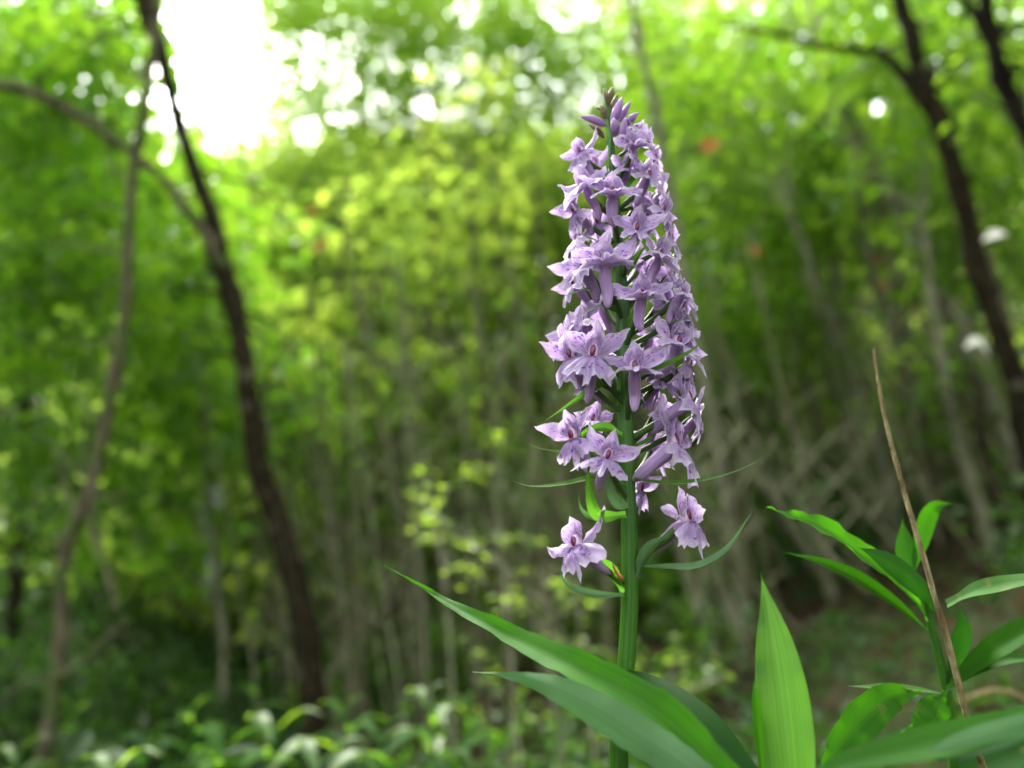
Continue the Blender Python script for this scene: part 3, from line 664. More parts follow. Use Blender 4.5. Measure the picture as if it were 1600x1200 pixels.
def waterfall():
    m, nt, out = newmat('white_water'); N = nt.nodes.new; K = nt.links.new
    geo = N('ShaderNodeNewGeometry'); mp = N('ShaderNodeMapping'); mp.inputs['Scale'].default_value = (14, 14, 2); K(geo.outputs['Position'], mp.inputs[0])
    n1 = N('ShaderNodeTexNoise'); n1.inputs['Scale'].default_value = 1.5; n1.inputs['Detail'].default_value = 6; K(mp.outputs[0], n1.inputs[0])
    r = N('ShaderNodeValToRGB'); r.color_ramp.elements[0].position = .35; r.color_ramp.elements[0].color = (.35, .40, .42, 1); r.color_ramp.elements[1].position = .6; r.color_ramp.elements[1].color = (.8, .82, .85, 1); K(n1.outputs[0], r.inputs[0])
    p = N('ShaderNodeBsdfPrincipled'); p.inputs['Roughness'].default_value = .25; K(r.outputs[0], p.inputs['Base Color']); K(p.outputs[0], out.inputs[0])
    g = Geo()
    for pts in ([(338, 765, 12), (340, 790, 15)], [(330, 862, 16), (331, 885, 22), (329, 915, 24), (330, 940, 20)], [(312, 790, 14), (325, 820, 12), (330, 862, 12)], [(400, 660, 9), (404, 700, 8)]):
        A = np.array([(*at(x, y, 7.9), w / 2 / F * 7.9) for x, y, w in pts]); S = spline(A, 14)
        for k in range(5):
            off = rng.normal(0, S[:, 3].mean() * .55, 3) * [1, .5, .2]
            g.tube(wobble(S[:, :3] + off, .006), S[:, 3] * .45, 7, .25)
    o = link('waterfall', g.mesh('waterfall'), m); tag(o, kind='structure')
waterfall()

# ================================================================== NEAR PLANTS
M['blade'] = bladmat('fresh_leaf', (.018, .095, .003), (.052, .19, .007), (.10, .42, .006), .5, 34, .6, (.05, .16, .015), .25, .12)
M['blade_mid'] = bladmat('mid_green_leaf', (.014, .075, .002), (.03, .12, .004), (.045, .20, .004), .35, 30, .6, (.04, .12, .01), .3, .12)  # deeper green than the fresh leaf, and less translucent
M['blade_grey'] = bladmat('leaf_underside', (.05, .12, .04), (.085, .18, .065), (.04, .17, .02), .25, 30, .6, (.05, .12, .05), .2, .15)
M['blade_pale'] = bladmat('ribbed_leaf', (.04, .12, .018), (.085, .19, .035), (.10, .28, .02), .35, 20, .5, (.10, .2, .05), .6, .2)
M['blade_dark'] = bladmat('dark_leaf', (.008, .04, .004), (.016, .065, .006), (.02, .11, .005), .3, 30, .6, (.02, .07, .01), .2, .12)
M['bract'] = bladmat('bract_green', (.04, .12, .012), (.08, .18, .02), (.12, .36, .02), .45, 14, .5, (.08, .17, .03), .3, .15)
M['bract_pale'] = bladmat('bract_grey_green', (.06, .13, .05), (.10, .19, .08), (.08, .22, .04), .3, 14, .5, (.10, .19, .08), .3, .2)
M['stemgreen'] = bladmat('green_stalk', (.018, .08, .005), (.045, .14, .010), (.04, .18, .01), .08, 9, .4, (.03, .10, .008), .6, .3)
M['stalk_dry'] = barkmat('dry_stalk', (.12, .09, .035), (.28, .23, .12), (.17, .14, .06), 120, .4)

def profile(t, peak=.45, sharp=1.0):
    """leaf width from base to tip, 0..1"""
    t = np.clip(t, 0, 1); a = peak * 3; b = (1 - peak) * 3
    w = (t ** a) * ((1 - t) ** b); p = a / (a + b); return (w / ((p ** a) * ((1 - p) ** b))) ** sharp
def near_leaf(parent, pts, W, mat, normal=(0, -1, .3), fold=.25, cup=0., peak=.45, base_w=.12, n=40, frill=0., twist=0., name='leaf', teeth=0.0, nv=7):
    """pts: (px, py, depth) from base to tip, W: half width in pixels"""
    C = spline([at(*p) for p in pts], n); t = np.linspace(0, 1, n)
    dm = np.mean([p[2] for p in pts])
    w = (np.maximum(profile(t, peak), base_w * (1 - t)) * W + .3) / F * dm
    w[-1] = .0001
    V, f, uv = ribbon(C, w, normal, cup, fold, frill, 5, nv, twist=twist, teeth=teeth)
    return link(name, np_mesh(name, V, f, None, uv), M[mat], parent)
def near_stem(parent, pts, mat, name='stem', seg=10, n=20, rough=.03):
    A = np.array([(*at(x, y, d), w / 2 / F * d) for x, y, d, w in pts]); S = spline(A, n)
    g = Geo(); g.tube(S[:, :3], S[:, 3], seg, rough)
    return link(name, g.mesh(name), M[mat], parent)

# the lance-leaved plant in front of the orchid stalk
pA = empty('lance_leaved_plant', (*at(1230, 1420, .19)[:2], 0)); tag(pA, 'plant with two long lance shaped leaves reaching left across the orchid stalk', 'plant')
gA = Vector(pA.location)
near_leaf(pA, [(1200, 1262, .178), (1120, 1200, .185), (1020, 1110, .198), (900, 1045, .215), (780, 985, .235), (680, 930, .255), (600, 882, .275)], 29, 'blade', normal=(-.2, -.75, .75), fold=.42, peak=.36, frill=.0006, teeth=.03, base_w=.2)
near_leaf(pA, [(1190, 1290, .172), (1110, 1225, .178), (1000, 1150, .19), (900, 1090, .20), (820, 1060, .21), (738, 1050, .222)], 29, 'blade_grey', normal=(0, -.9, .1), fold=-.2, peak=.42, frill=.0004, teeth=.03)
near_leaf(pA, [(1230, 1290, .190), (1150, 1200, .20), (1080, 1120, .212), (1010, 1065, .225), (940, 1038, .235)], 34, 'blade_dark', normal=(0, -.6, .9), fold=.2, peak=.42)
near_stem(pA, [(1300, 1700, .22, 20), (1260, 1450, .195, 20), (1190, 1275, .176, 16)], 'stemgreen')
# upright ribbed leaf
pB = empty('upright_leaf_plant', (*at(1240, 1500, .215)[:2], 0)); tag(pB, 'single upright pale green ribbed leaf with a curled tip right of the orchid stalk', 'plant')
near_leaf(pB, [(1245, 1420, .205), (1240, 1300, .207), (1232, 1180, .21), (1218, 1060, .214), (1204, 970, .218), (1189, 897, .222)], 41, 'blade_pale', normal=(-.35, -1, .1), fold=-.16, cup=-.25, peak=.48, nv=11, frill=.0006)
near_leaf(pB, [(1200, 1290, .212), (1188, 1180, .213), (1182, 1110, .214), (1178, 1065, .214)], 8, 'blade_mid', normal=(-.6, -.8, 0), fold=-.3, peak=.6)
near_stem(pB, [(1255, 1750, .23, 18), (1248, 1550, .212, 18), (1245, 1410, .205, 16)], 'stemgreen')
# leafy plant at the right
pC = empty('leafy_plant', (*at(1500, 1600, .27)[:2], 0)); tag(pC, 'bright green leafy plant with several pointed leaves filling the lower right corner', 'plant')
near_stem(pC, [(1500, 1700, .30, 18), (1495, 1300, .29, 17), (1485, 1120, .288, 15), (1468, 1030, .29, 14), (1452, 965, .292, 11), (1440, 905, .295, 8)], 'stemgreen')
near_leaf(pC, [(1455, 975, .292), (1420, 930, .288), (1360, 880, .282), (1290, 830, .276), (1240, 808, .272), (1198, 793, .27)], 34, 'blade', normal=(.1, -.7, .8), fold=.30, peak=.40, frill=.0006)
near_leaf(pC, [(1450, 985, .292), (1400, 945, .287), (1340, 905, .282), (1280, 878, .28), (1222, 862, .28)], 15, 'blade_mid', normal=(0, -.8, .6), fold=.3, peak=.42)
near_leaf(pC, [(1462, 960, .290), (1448, 925, .285), (1410, 890, .28), (1372, 868, .277), (1340, 855, .275)], 20, 'blade_dark', normal=(0, -.9, .3), fold=-.3, peak=.45)
near_leaf(pC, [(1425, 905, .296), (1415, 860, .30), (1410, 810, .305)], 15, 'blade_mid', normal=(-.4, -1, 0), fold=.2, peak=.45)
near_leaf(pC, [(1425, 900, .297), (1435, 850, .30), (1448, 805, .302), (1465, 790, .30), (1490, 787, .298)], 17, 'blade_mid', normal=(.4, -1, .2), fold=.3, peak=.42)
near_leaf(pC, [(1480, 945, .25), (1520, 925, .245), (1570, 915, .24), (1640, 905, .232), (1720, 910, .226)], 18, 'blade_mid', normal=(0, -.7, .7), fold=.3, peak=.45, base_w=.5)
near_leaf(pC, [(1478, 1075, .285), (1520, 1040, .28), (1570, 1005, .272), (1625, 975, .265), (1680, 960, .26)], 22, 'blade_mid', normal=(0, -.8, .7), fold=.3, peak=.5)
near_leaf(pC, [(1478, 1080, .285), (1530, 1045, .278), (1580, 1030, .272), (1650, 1030, .265)], 12, 'blade_mid', normal=(0, -.8, .7), fold=.3, peak=.5)
near_leaf(pC, [(1478, 1075, .287), (1505, 1000, .283), (1500, 950, .28)], 16, 'blade_dark', normal=(0, -1, .2), fold=-.3, peak=.5)
near_leaf(pC, [(1480, 1085, .285), (1430, 1078, .278), (1380, 1075, .27), (1325, 1072, .265)], 10, 'blade_pale', normal=(0, -.5, 1), fold=.3, peak=.5)
near_leaf(pC, [(1440, 1082, .272), (1390, 1090, .262), (1340, 1130, .252), (1300, 1180, .245), (1270, 1240, .24)], 28, 'blade_mid', normal=(.3, -.9, .4), fold=.25, peak=.45, frill=.0008)
near_leaf(pC, [(1475, 1080, .284), (1462, 1110, .28), (1440, 1135, .272), (1400, 1150, .268)], 26, 'blade_mid', normal=(0, -1, .3), fold=-.2, peak=.4, frill=.001)
# big blurred blade across the corner
pD = empty('broad_leaf_plant', (*at(1250, 1600, .17)[:2], 0)); tag(pD, 'broad blurred leaf lying across the bottom right corner nearest the lens', 'plant')
near_leaf(pD, [(1230, 1235, .165), (1320, 1195, .166), (1420, 1175, .168), (1520, 1150, .17), (1620, 1118, .172), (1720, 1080, .175)], 34, 'blade_mid', normal=(0, -.5, 1), fold=.3, peak=.5)
near_leaf(pD, [(1440, 1185, .166), (1500, 1165, .166), (1580, 1140, .167), (1680, 1105, .169), (1760, 1080, .17)], 20, 'blade_grey', normal=(0, -.9, .4), fold=-.3, peak=.4)
near_stem(pD, [(1230, 1750, .18, 16), (1225, 1450, .17, 16), (1230, 1238, .165, 12)], 'stemgreen')
# dark toothed leaf low in the corner
pE = empty('toothed_leaf_plant', (*at(1560, 1500, .33)[:2], 0)); tag(pE, 'dark green toothed leaf seen under the broad leaf in the bottom right corner', 'plant')
near_leaf(pE, [(1480, 1230, .33), (1540, 1195, .33), (1600, 1175, .33), (1680, 1160, .33)], 34, 'blade_dark', normal=(0, -.8, .8), fold=.2, peak=.45, teeth=.06)
near_stem(pE, [(1560, 1700, .34, 12), (1500, 1350, .335, 12), (1480, 1230, .33, 9)], 'stemgreen')
# dry stalk
pF = empty('dry_stalk', (*at(1550, 1500, .24)[:2], 0)); tag(pF, 'thin straw brown dry stalk standing in front of the right hand leafy plant', 'dry stalk')
near_stem(pF, [(1600, 1560, .262, 13), (1545, 1240, .256, 11), (1515, 1135, .256, 10), (1480, 1000, .262, 9.5), (1440, 860, .27, 8), (1405, 740, .28, 7), (1380, 640, .29, 5.5), (1365, 545, .30, 3)], 'stalk_dry', n=40, rough=.14)
# curved brown twig low right
pG = empty('fallen_twig', at(1640, 1120, .6)); tag(pG, 'curved brown twig behind the dry stalk near the right edge', 'twig')
near_stem(pG, [(1500, 1095, .6, 6), (1550, 1080, .6, 8), (1590, 1088, .6, 9), (1640, 1120, .6, 9)], 'stalk_dry', name='twig')

# ---- herbs in the lower left: every plant has its own stem and leaves
def herb(px, py, d, h, nl, L, w, lab, mat='leaf_herb', sway=0, grp='leafy herbs along the bottom of the view'):
    top = at(px, py + 22, d); base = np.array([top[0] + rng.normal(0, .02), top[1], 0.]); base[2] = float(ground_z(base[0], base[1]))
    root = empty('leafy_herb', base); tag(root, lab, 'plant', grp)
    C = spline([base, (base + top) / 2 + rng.normal(0, .01, 3), top], 12)
    g = Geo(); g.tube(C, np.linspace(.0032, .0018, 12), 7); link('stem', g.mesh('stem'), M['stemgreen'], root)
    for k in range(nl):
        t = 1 - (k / nl) ** 1.1 * .75
        i = min(int(t * 11), 11); q = C[i]; a = k * 2.4 + rng.uniform(-.3, .3)
        ln = L * rng.uniform(.7, 1.15) * (.6 + .4 * min(1, k / 3))
        dr = np.array([math.cos(a), math.sin(a), 0])
        up_ = .75 - .9 * min(1, k / nl) 
        P = spline([q, q + dr * ln * .5 + [0, 0, up_ * ln * .5], q + dr * ln + [0, 0, (up_ - .45) * ln]], 9)
        W_ = np.maximum(profile(np.linspace(0, 1, 9), .45), .06) * w * ln * .5; W_[-1] = .0002
        V, f, uv = ribbon(P, W_, (0, 0, 1), 0, .22, 0, 5, 5)
        link('leaf', np_mesh('leaf', V, f, np.full(len(V), rng.uniform(0, 1)), uv), M[mat], root)
herbs = [
 (665, 1065, 1.15, 'pale green herb with a whorl of leaves, tallest in the bottom centre', 12, .085),
 (735, 1060, 1.2, 'herb with narrow upright leaves just right of the tallest bottom centre herb', 10, .08),
 (600, 1120, 1.05, 'herb with pale leaves left of the tallest bottom centre herb', 12, .08),
 (540, 1080, 1.4, 'herb with greyish leaves at the foot of the forked trunk, on its right', 12, .085),
 (430, 1120, 1.1, 'herb with long narrow bright leaves at the foot of the forked trunk, on its left', 10, .11),
 (350, 1150, 1.0, 'herb with one long arched bright leaf left of the forked trunk foot', 10, .11),
 (300, 1085, 1.5, 'herb with greyish leaves in the dark hollow at bottom left', 14, .09),
 (230, 1130, 1.3, 'herb with pale shining leaves beside the base of the leaning trunk', 12, .085),
 (170, 1150, 1.2, 'low herb between the leaning trunk and the pale shining herb', 12, .08),
 (180, 1180, .95, 'bright narrow leaved herb at the very bottom left of centre', 10, .09),
 (30, 1150, 1.3, 'small dark herb in the bottom left corner', 12, .08),
 (700, 1170, .95, 'low bright herb at the bottom edge in the centre', 10, .075),
 (790, 1175, 1.2, 'small dull herb at the bottom edge just left of the big leaves', 10, .07),
 (850, 1120, 1.6, 'small herb half hidden by the grey green leaf underside', 10, .07),
 (500, 1170, .95, 'broad leaved herb at the bottom edge under the forked trunk', 12, .09),
 (400, 1030, 2.2, 'leafy herb in the gully behind the forked trunk foot', 14, .10),
 (120, 1090, 1.9, 'leafy herb behind the leaning trunk base', 14, .10),
 (930, 1185, 1.1, 'low herb seen between the grey green leaf and the orchid stalk', 9, .07),
 (1060, 1170, 1.4, 'low herb seen between the orchid stalk and the upright leaf', 9, .07),
]
for px, py, d, lab, nl, L in herbs:
    herb(px, py, d, 0, nl, L * 1.12, .26, lab, ['leaf_herb', 'leaf_matt', 'leaf_right'][len(lab) % 3])

# ---- twiggy shrubs with small lemon leaves
def lemon(pts, lab, nleaf, L=.019, w=5):
    A = np.array([(*at(x, y, d), ww / 2 / F * d) for x, y, d, ww in pts]); S = spline(A, 20)
    b = A[0, :3].copy(); b[2] = float(ground_z(b[0], b[1]))
    root = empty('lemon_leaved_shrub', b); tag(root, lab, 'shrub', 'shrubs with small lemon green leaves')
    g = Geo(); g.tube(spline([b, (b + S[0, :3]) / 2 + [.02, 0, 0], S[0, :3]], 8), np.full(8, S[0, 3]), 6); g.tube(S[:, :3], S[:, 3], 6)
    ctr = []
    for k in range(nleaf):
        i = rng.integers(2, 20); v = rng.normal(0, 1, 3) * [.055, .05, .03]; q = S[i, :3] + v
        g.tube(spline([S[i, :3], S[i, :3] + v * .5 + [0, 0, .005], q], 5), np.linspace(.0014, .0006, 5), 4); ctr.append(q)
    link('stem', g.mesh('stem'), M['bark_grey'], root)
    for q in ctr:
        nn = 5; a = rng.uniform(0, 6.28, nn)
        for ai in a:
            P = q + rng.normal(0, .012, (1, 3)); V, f = leaves_np(P, np.array([[math.cos(ai), math.sin(ai), rng.normal(0, .2)]]), np.array([[0, -.5, 1.]]) + rng.normal(0, .3, (1, 3)), np.array([L * rng.uniform(.8, 1.2)]), np.array([L * .8]))
            link('leaf', np_mesh('leaf', V, f, np.full(6, rng.uniform(0, 1)), smooth=False), M['leaf_lemon'], root)
lemon([(910, 1060, 1.5, 6), (860, 970, 1.45, 6), (800, 900, 1.4, 5), (740, 850, 1.4, 4), (680, 800, 1.4, 3)], 'lemon leaved shrub slanting up left from the orchid stalk', 13)
lemon([(860, 1050, 1.5, 5), (850, 960, 1.5, 4), (845, 920, 1.5, 4), (870, 880, 1.5, 3)], 'lemon leaved twig under the lowest left flower', 8)
lemon([(700, 960, 2.2, 6), (690, 860, 2.2, 5), (670, 780, 2.2, 4), (660, 740, 2.2, 3)], 'lemon leaved twig standing left of the others, farther back', 8, .03)
lemon([(790, 920, 2.0, 5), (780, 820, 2.0, 4), (772, 750, 2.0, 3), (770, 725, 2.0, 2)], 'lemon leaved twig between the clump of dark stems', 7, .021)
lemon([(960, 1160, 1.4, 5), (1020, 1100, 1.4, 4), (1080, 1080, 1.4, 4), (1140, 1050, 1.4, 2)], 'lemon leaved twig right of the orchid stalk near the ground', 9)
lemon([(800, 1120, 1.6, 5), (780, 1080, 1.6, 4), (740, 1060, 1.6, 3)], 'lemon leaved twig just above the grey green leaf underside', 5)
# pale leaves hanging at the right
for x, y, d, s, lab in ((1555, 372, 2.2, .075, 'pale shining leaf held out in front of the dark right trunk'), (1525, 540, 2.0, .06, 'pinkish white curled leaf hanging before the widest grey stem')):
    c = at(x, y, d); root = empty('hanging_leaf', c); tag(root, lab, 'leaf')
    P = spline([c - [s * .5, 0, s * .12], c + [0, -.01, .01], c + [s * .5, 0, s * .12 * (1 if x > 1540 else -4)]], 10); W_ = profile(np.linspace(0, 1, 10)) * s * .2 + .0004
    V, f, uv = ribbon(P, W_, (0, -1, .6), 0, .2); link('blade', np_mesh('blade', V, f, None, uv), M['pale_leaf'], root)
    g = Geo(); g.tube(spline([c + [s * .45, 0, .01], c + [s * 1.4, .1, .05], c + [s * 4, .3, -.1]], 8), np.linspace(.0012, .003, 8), 5); link('twig', g.mesh('twig'), M['bark_olive'], root)

# ================================================================== THE ORCHID
LIL = (.45, .31, .57); LILE = (.60, .50, .67); SPOT = (.15, .025, .27)
M['petal'] = petalmat('petal_lilac', LIL, LILE, SPOT, .95, .42, 11, .15, .78)
M['lip'] = petalmat('lip_lilac', (.41, .28, .53), (.59, .50, .67), (.15, .03, .28), 1.0, .42, 11, .08, .72)
M['spur'] = petalmat('spur_mauve', (.39, .245, .47), (.43, .28, .50), SPOT, .0, .15)
M['column'] = plain('column_pink', (.50, .36, .47), .5, .3, .12, 900)
M['stigma'] = plain('stigma_crimson', (.10, .002, .045), .3, .5, .4, 1500)
M['pollen'] = plain('pollen_mass', (.45, .12, .03), .5, .4, .3, 1500)
M['bud'] = petalmat('bud_purple', (.33, .17, .42), (.45, .29, .54), SPOT, .1, .15)
M['bud_green'] = plain('bud_olive', (.16, .13, .07), .6, .3, .35, 700)
M['ovary'] = bladmat('ovary_green', (.035, .09, .015), (.07, .13, .03), (.06, .18, .02), .1, 8, .55, (.05, .10, .02), .5, .15)

orchid_base = sp(972, 1190, 0); orchid_base[2] = 0.0
orchid = empty('orchid', orchid_base); tag(orchid, 'tall spotted orchid with a dense spike of lilac flowers on a green stalk', 'orchid')

stem_px = [(968, 1215, 14.5), (974, 1120, 14), (979, 1040, 14), (984, 960, 14), (985, 900, 14), (984, 830, 13.5), (981, 760, 13), (979, 690, 13), (977, 620, 13), (975, 540, 12.5), (973, 470, 11.5), (968, 400, 10), (963, 330, 8.5), (958, 260, 7), (953, 200, 5.5), (948, 160, 4), (946, 148, 2)]
A = [(*orchid_base, 16 * U), ]
A[0] = (orchid_base[0], orchid_base[1], -.02, 17 * U)
A += [(*sp(x, y), w * .92 * U) for x, y, w in stem_px]
A = np.array(A); S = spline(A, 90)
seg = 20; V, f, t, uv = tube_np(S[:, :3], S[:, 3], seg)
n_ = len(S)
for i in range(n_):                                  # shallow ridges run along the stalk
    for j in range(seg):
        V[i * seg + j] = S[i, :3] + (V[i * seg + j] - S[i, :3]) * (1 + .07 * math.cos(5 * j / seg * 6.283 + .6) + .03 * math.cos(9 * j / seg * 6.283))
uv[:, 0] = np.abs(uv[:, 0] * 2 - 1)
link('stem', np_mesh('stem', V, [f, t], None, uv), M['stemgreen'], orchid)
STEM = S

def ellipsoid(c, r, seg=12, rings=8):
    V = [];
    for i in range(rings + 1):
        a = math.pi * i / rings
        for j in range(seg):
            b = 2 * math.pi * j / seg; V.append((c[0] + r[0] * math.sin(a) * math.cos(b), c[1] + r[1] * math.sin(a) * math.sin(b), c[2] + r[2] * math.cos(a)))
    i = np.arange(rings)[:, None] * seg; j = np.arange(seg)[None]; k = (j + 1) % seg
    f = np.stack([i + j, i + seg + j, i + seg + k, i + k], -1).reshape(-1, 4)
    return np.array(V), f
def lip_np(phi, g, wide=1.0, L=1.0):
    """three lobed frilled lip; phi = 0 hangs down, 90 reaches straight out"""
    na, nr = 41, 9
    H = np.array([0, -5, -9.]); D = np.array([0, -math.sin(phi), -math.cos(phi)]); N = np.array([0, -math.cos(phi), math.sin(phi)])
    ph = g.uniform(0, 6.28, 6); V = []; uv = []
    asym = g.uniform(-.08, .08)
    for i in range(na):
        a = (i / (na - 1) * 2 - 1) * R(112)
        ad = math.degrees(abs(a))
        mid = 54 * math.exp(-(ad / 15) ** 2)
        side = 50 * math.exp(-((ad - 55) / 27) ** 4)
        edge = 10
        Rr = max(mid, side, edge, 42 * math.exp(-((ad - 25) / 26) ** 2)) * L
        Rr *= 1 + .07 * math.sin(19 * a + ph[0]) + .05 * math.sin(37 * a + ph[1]) + g.uniform(-.03, .03) + asym * math.sin(a)
        for j in range(nr):
            q = j / (nr - 1); r = Rr * q
            x = r * math.sin(a) * wide + (0 if q else 0); s = r * math.cos(a) * 1.0
            # throat is narrow: bring the first rings inward
            bulge = 5 * math.sin(math.pi * min(1, q * 1.15)) - .0062 * x * x - .0030 * s * s
            rip = 4.2 * q * q * math.sin(7 * a + ph[2]) + 2.6 * q ** 3 * math.sin(17 * a + ph[3])
            V.append(H + np.array([x, 0, 0]) + D * s + N * (bulge + rip)); uv.append((.5 + .5 * q * math.sin(a) * .98, q))
    i = np.arange(na - 1)[:, None] * nr; j = np.arange(nr - 1)[None]
    f = np.stack([i + j, i + j + 1, i + nr + j + 1, i + nr + j], -1).reshape(-1, 4)
    return np.array(V), f, np.array(uv)
def make_variant(seed, phi, spb=0.0):
    g = np.random.default_rng(seed); out = []
    j = lambda s: g.uniform(-s, s)
    # column (the flower's body)
    V1, f1 = ellipsoid((0, -1, 0), (9.0, 7.5, 13)); V1[:, 1] = np.maximum(V1[:, 1], -7.0)
    G = Geo(); G.add(V1, f1, None, np.tile([.5, .3], (len(V1), 1)))
    rimC = np.array([[8.2 * math.cos(a), -6.0 - 1.2 * abs(math.sin(a)), 12.2 * math.sin(a)] for a in np.linspace(0, 2 * math.pi, 22)])
    col_me = G.mesh('flower'); col_me.materials.append(M['column'])
    V2, f2 = ellipsoid((j(.8), -7.2, 1.5), (5.0, 2.4, 9.0), 10, 6); st = np_mesh('stigma', V2, f2, None, np.zeros((len(V2), 2)))
    out.append(('stigma', st, 'stigma'))
    V2, f2 = ellipsoid((j(1), -7.4, -6.3), (2.2, 1.4, 2.2), 8, 5)
    if seed % 10 == 1: out.append(('pollen', np_mesh('pollen', V2, f2, None, np.zeros((len(V2), 2))), 'pollen'))
    # hood sepal
    def petal(nm, pts, W, normal, cup, mat='petal', fr=1.5, peak=.42, bw=.35, tw=0.):
        C = spline(pts, 15); t = np.linspace(0, 1, 15)
        w = np.maximum(profile(t, peak, .62), bw * (1 - t) ** 2) * W; w[-2] *= .9; w[-1] = .6
        V, f, uv = ribbon(C, w, normal, cup, 0, fr, 2.2, 9, g=g, twist=tw)
        # cut tips are not needle straight
        out.append((nm, np_mesh(nm, V, f, None, uv), mat))
    petal('hood', [(0, 3, -4), (j(1), 5, 12), (j(2), 2 + j(2), 30), (j(4), -5 + j(4), 47 + j(3))], 15, (0, -1, .1), .45)
    for s in (-1, 1):
        petal('petal', [(s * 5, 1, -2), (s * 10, -3, 10), (s * 8, -9, 22), (s * 2, -12, 30 + j(2))], 9.5, (-s * .6, -1, 0), .35, tw=s * .2)
        up = g.uniform(6, 44); back = g.uniform(-8, 10)
        petal('sepal', [(s * 6, 3, -2), (s * 22, back, 2 + up * .25), (s * 40, back - 2, up * .6), (s * (54 + j(4)), back - 8 + j(5), up + j(5))], 15.5, (s * .1, -1, .25), .38 * (1 if g.random() > .3 else -1), tw=s * j(1.0), fr=2.2)
    V, f, uv = lip_np(R(phi), g, 1.0 + j(.1), 1.0 + j(.08)); out.append(('lip', np_mesh('lip', V, f, None, uv), 'lip'))
    # spur
    C = spline([(0, -1, -9), (j(2), 7 + 10 * spb, -24 + 9 * spb), (j(3), 16 + j(4) + 24 * spb, -44 + 16 * spb), (j(4), 20 + j(6) + 40 * spb, -64 + j(6) + 26 * spb)], 14)
    G = Geo(); G.tube(C, np.array([7.5, 8.6, 9.6, 10, 10, 9.8, 9.4, 9.1, 8.8, 8.4, 8, 7.2, 6, 3.6]), 12, .03); out.append(('spur', G.mesh('spur'), 'spur'))
    for nm, me, mat in out: me.materials.append(M[mat])
    sc = Matrix.Scale(U, 4)
    col_me.transform(sc)
    for nm, me, mat in out: me.transform(sc)
    return col_me, out
VAR = {}
for phi in (15, 40, 65, 85):
    VAR[phi] = [make_variant(phi * 10 + s, phi + random.uniform(-6, 6)) for s in range(5)]
VAR[16] = [make_variant(160 + s, 12 + 5 * s, 1.0) for s in range(5)]

#  px, py, forward (mm), yaw, pitch, roll, scale, lip opening
FL = [
 (899, 236, 3, -38, 5, -22, .72, 15), (988, 228, 9, 5, 5, -12, .70, 85), (1000, 208, 2, 45, 10, 30, .62, 40), (1012, 274, 8, 28, 5, 18, .78, 40),
 (906, 290, 8, -28, 10, -18, .82, 65), (957, 302, 14, -2, 8, 2, .84, 85), (890, 328, 1, -60, -15, -10, .78, 15), (1034, 328, 3, 42, 0, 24, .74, 40),
 (994, 357, 13, 10, -5, 6, .82, 65), (1030, 398, 8, 30, 8, 22, .84, 65), (904, 412, 8, -32, 6, -16, .92, 40), (945, 412, 15, -8, 14, -4, .95, 85),
 (1002, 462, 14, 0, 5, 2, .92, 85), (1062, 458, 3, 52, 8, 22, .84, 40), (1064, 514, 1, 58, 5, 24, .82, 40), (1056, 535, 9, 30, 5, 16, .95, 65),
 (878, 528, 0, -60, 8, -14, .84, 40), (884, 554, 8, -38, 0, -12, .95, 15), (918, 551, 14, -12, 0, 6, .88, 40), (991, 574, 16, 0, 4, -2, 1.02, 85),
 (1072, 622, 2, 66, 12, 14, 1.12, 16), (887, 680, 7, -42, -4, -14, .95, 15), (950, 712, 15, -8, 2, 22, .9, 65), (1050, 690, 5, 58, 14, 12, 1.14, 16),
 (1000, 762, -7, 35, -10, 10, .70, 15), (893, 848, 8, -54, 10, -22, 1.0, 16), (1070, 808, 6, 52, 10, 2, 1.15, 16),
 # farther round the spike
 (1020, 245, 0, 65, 0, 25, .68, 15), (930, 262, -5, -40, -10, -8, .66, 40), (1030, 300, -5, 75, -5, 20, .74, 15), (980, 262, 2, 20, 0, 5, .66, 65),
 (1045, 372, -3, 70, 0, 20, .76, 40), (895, 372, -4, -65, 5, -12, .78, 40), (925, 345, -8, -30, -20, 0, .7, 15), (1048, 428, -4, 68, 0, 20, .8, 15),
 (890, 440, -3, -62, -5, -14, .84, 40), (1066, 485, -5, 72, -4, 20, .82, 40), (905, 500, -2, -50, 10, -6, .82, 65), (1074, 568, -3, 66, -6, 22, .84, 15),
 (900, 585, 2, -52, -20, -10, .84, 15), (930, 655, -6, -40, 15, 0, .78, 65), (1026, 640, -4, 40, 8, 10, .82, 65), (1085, 650, -6, 80, -10, 18, .8, 15),
 (1008, 340, -3, 30, -10, 10, .72, 40), (1014, 430, -3, 35, 0, 12, .76, 40), (1034, 470, -4, 45, -5, 14, .78, 40), (1030, 590, -3, 35, -8, 12, .84, 65), (1000, 305, -3, 25, 0, 8, .7, 40), (1040, 555, -4, 60, -10, 20, .8, 40),
 (940, 475, -10, -130, 0, 0, .8, 40), (1015, 520, -11, 140, 0, 0, .8, 40), (1000, 410, -11, 150, 0, 0, .76, 40), (940, 560, -12, -150, 0, 0, .8, 40), (1020, 700, -12, 130, 0, 0, .8, 40),
]
fr = np.random.default_rng(5)
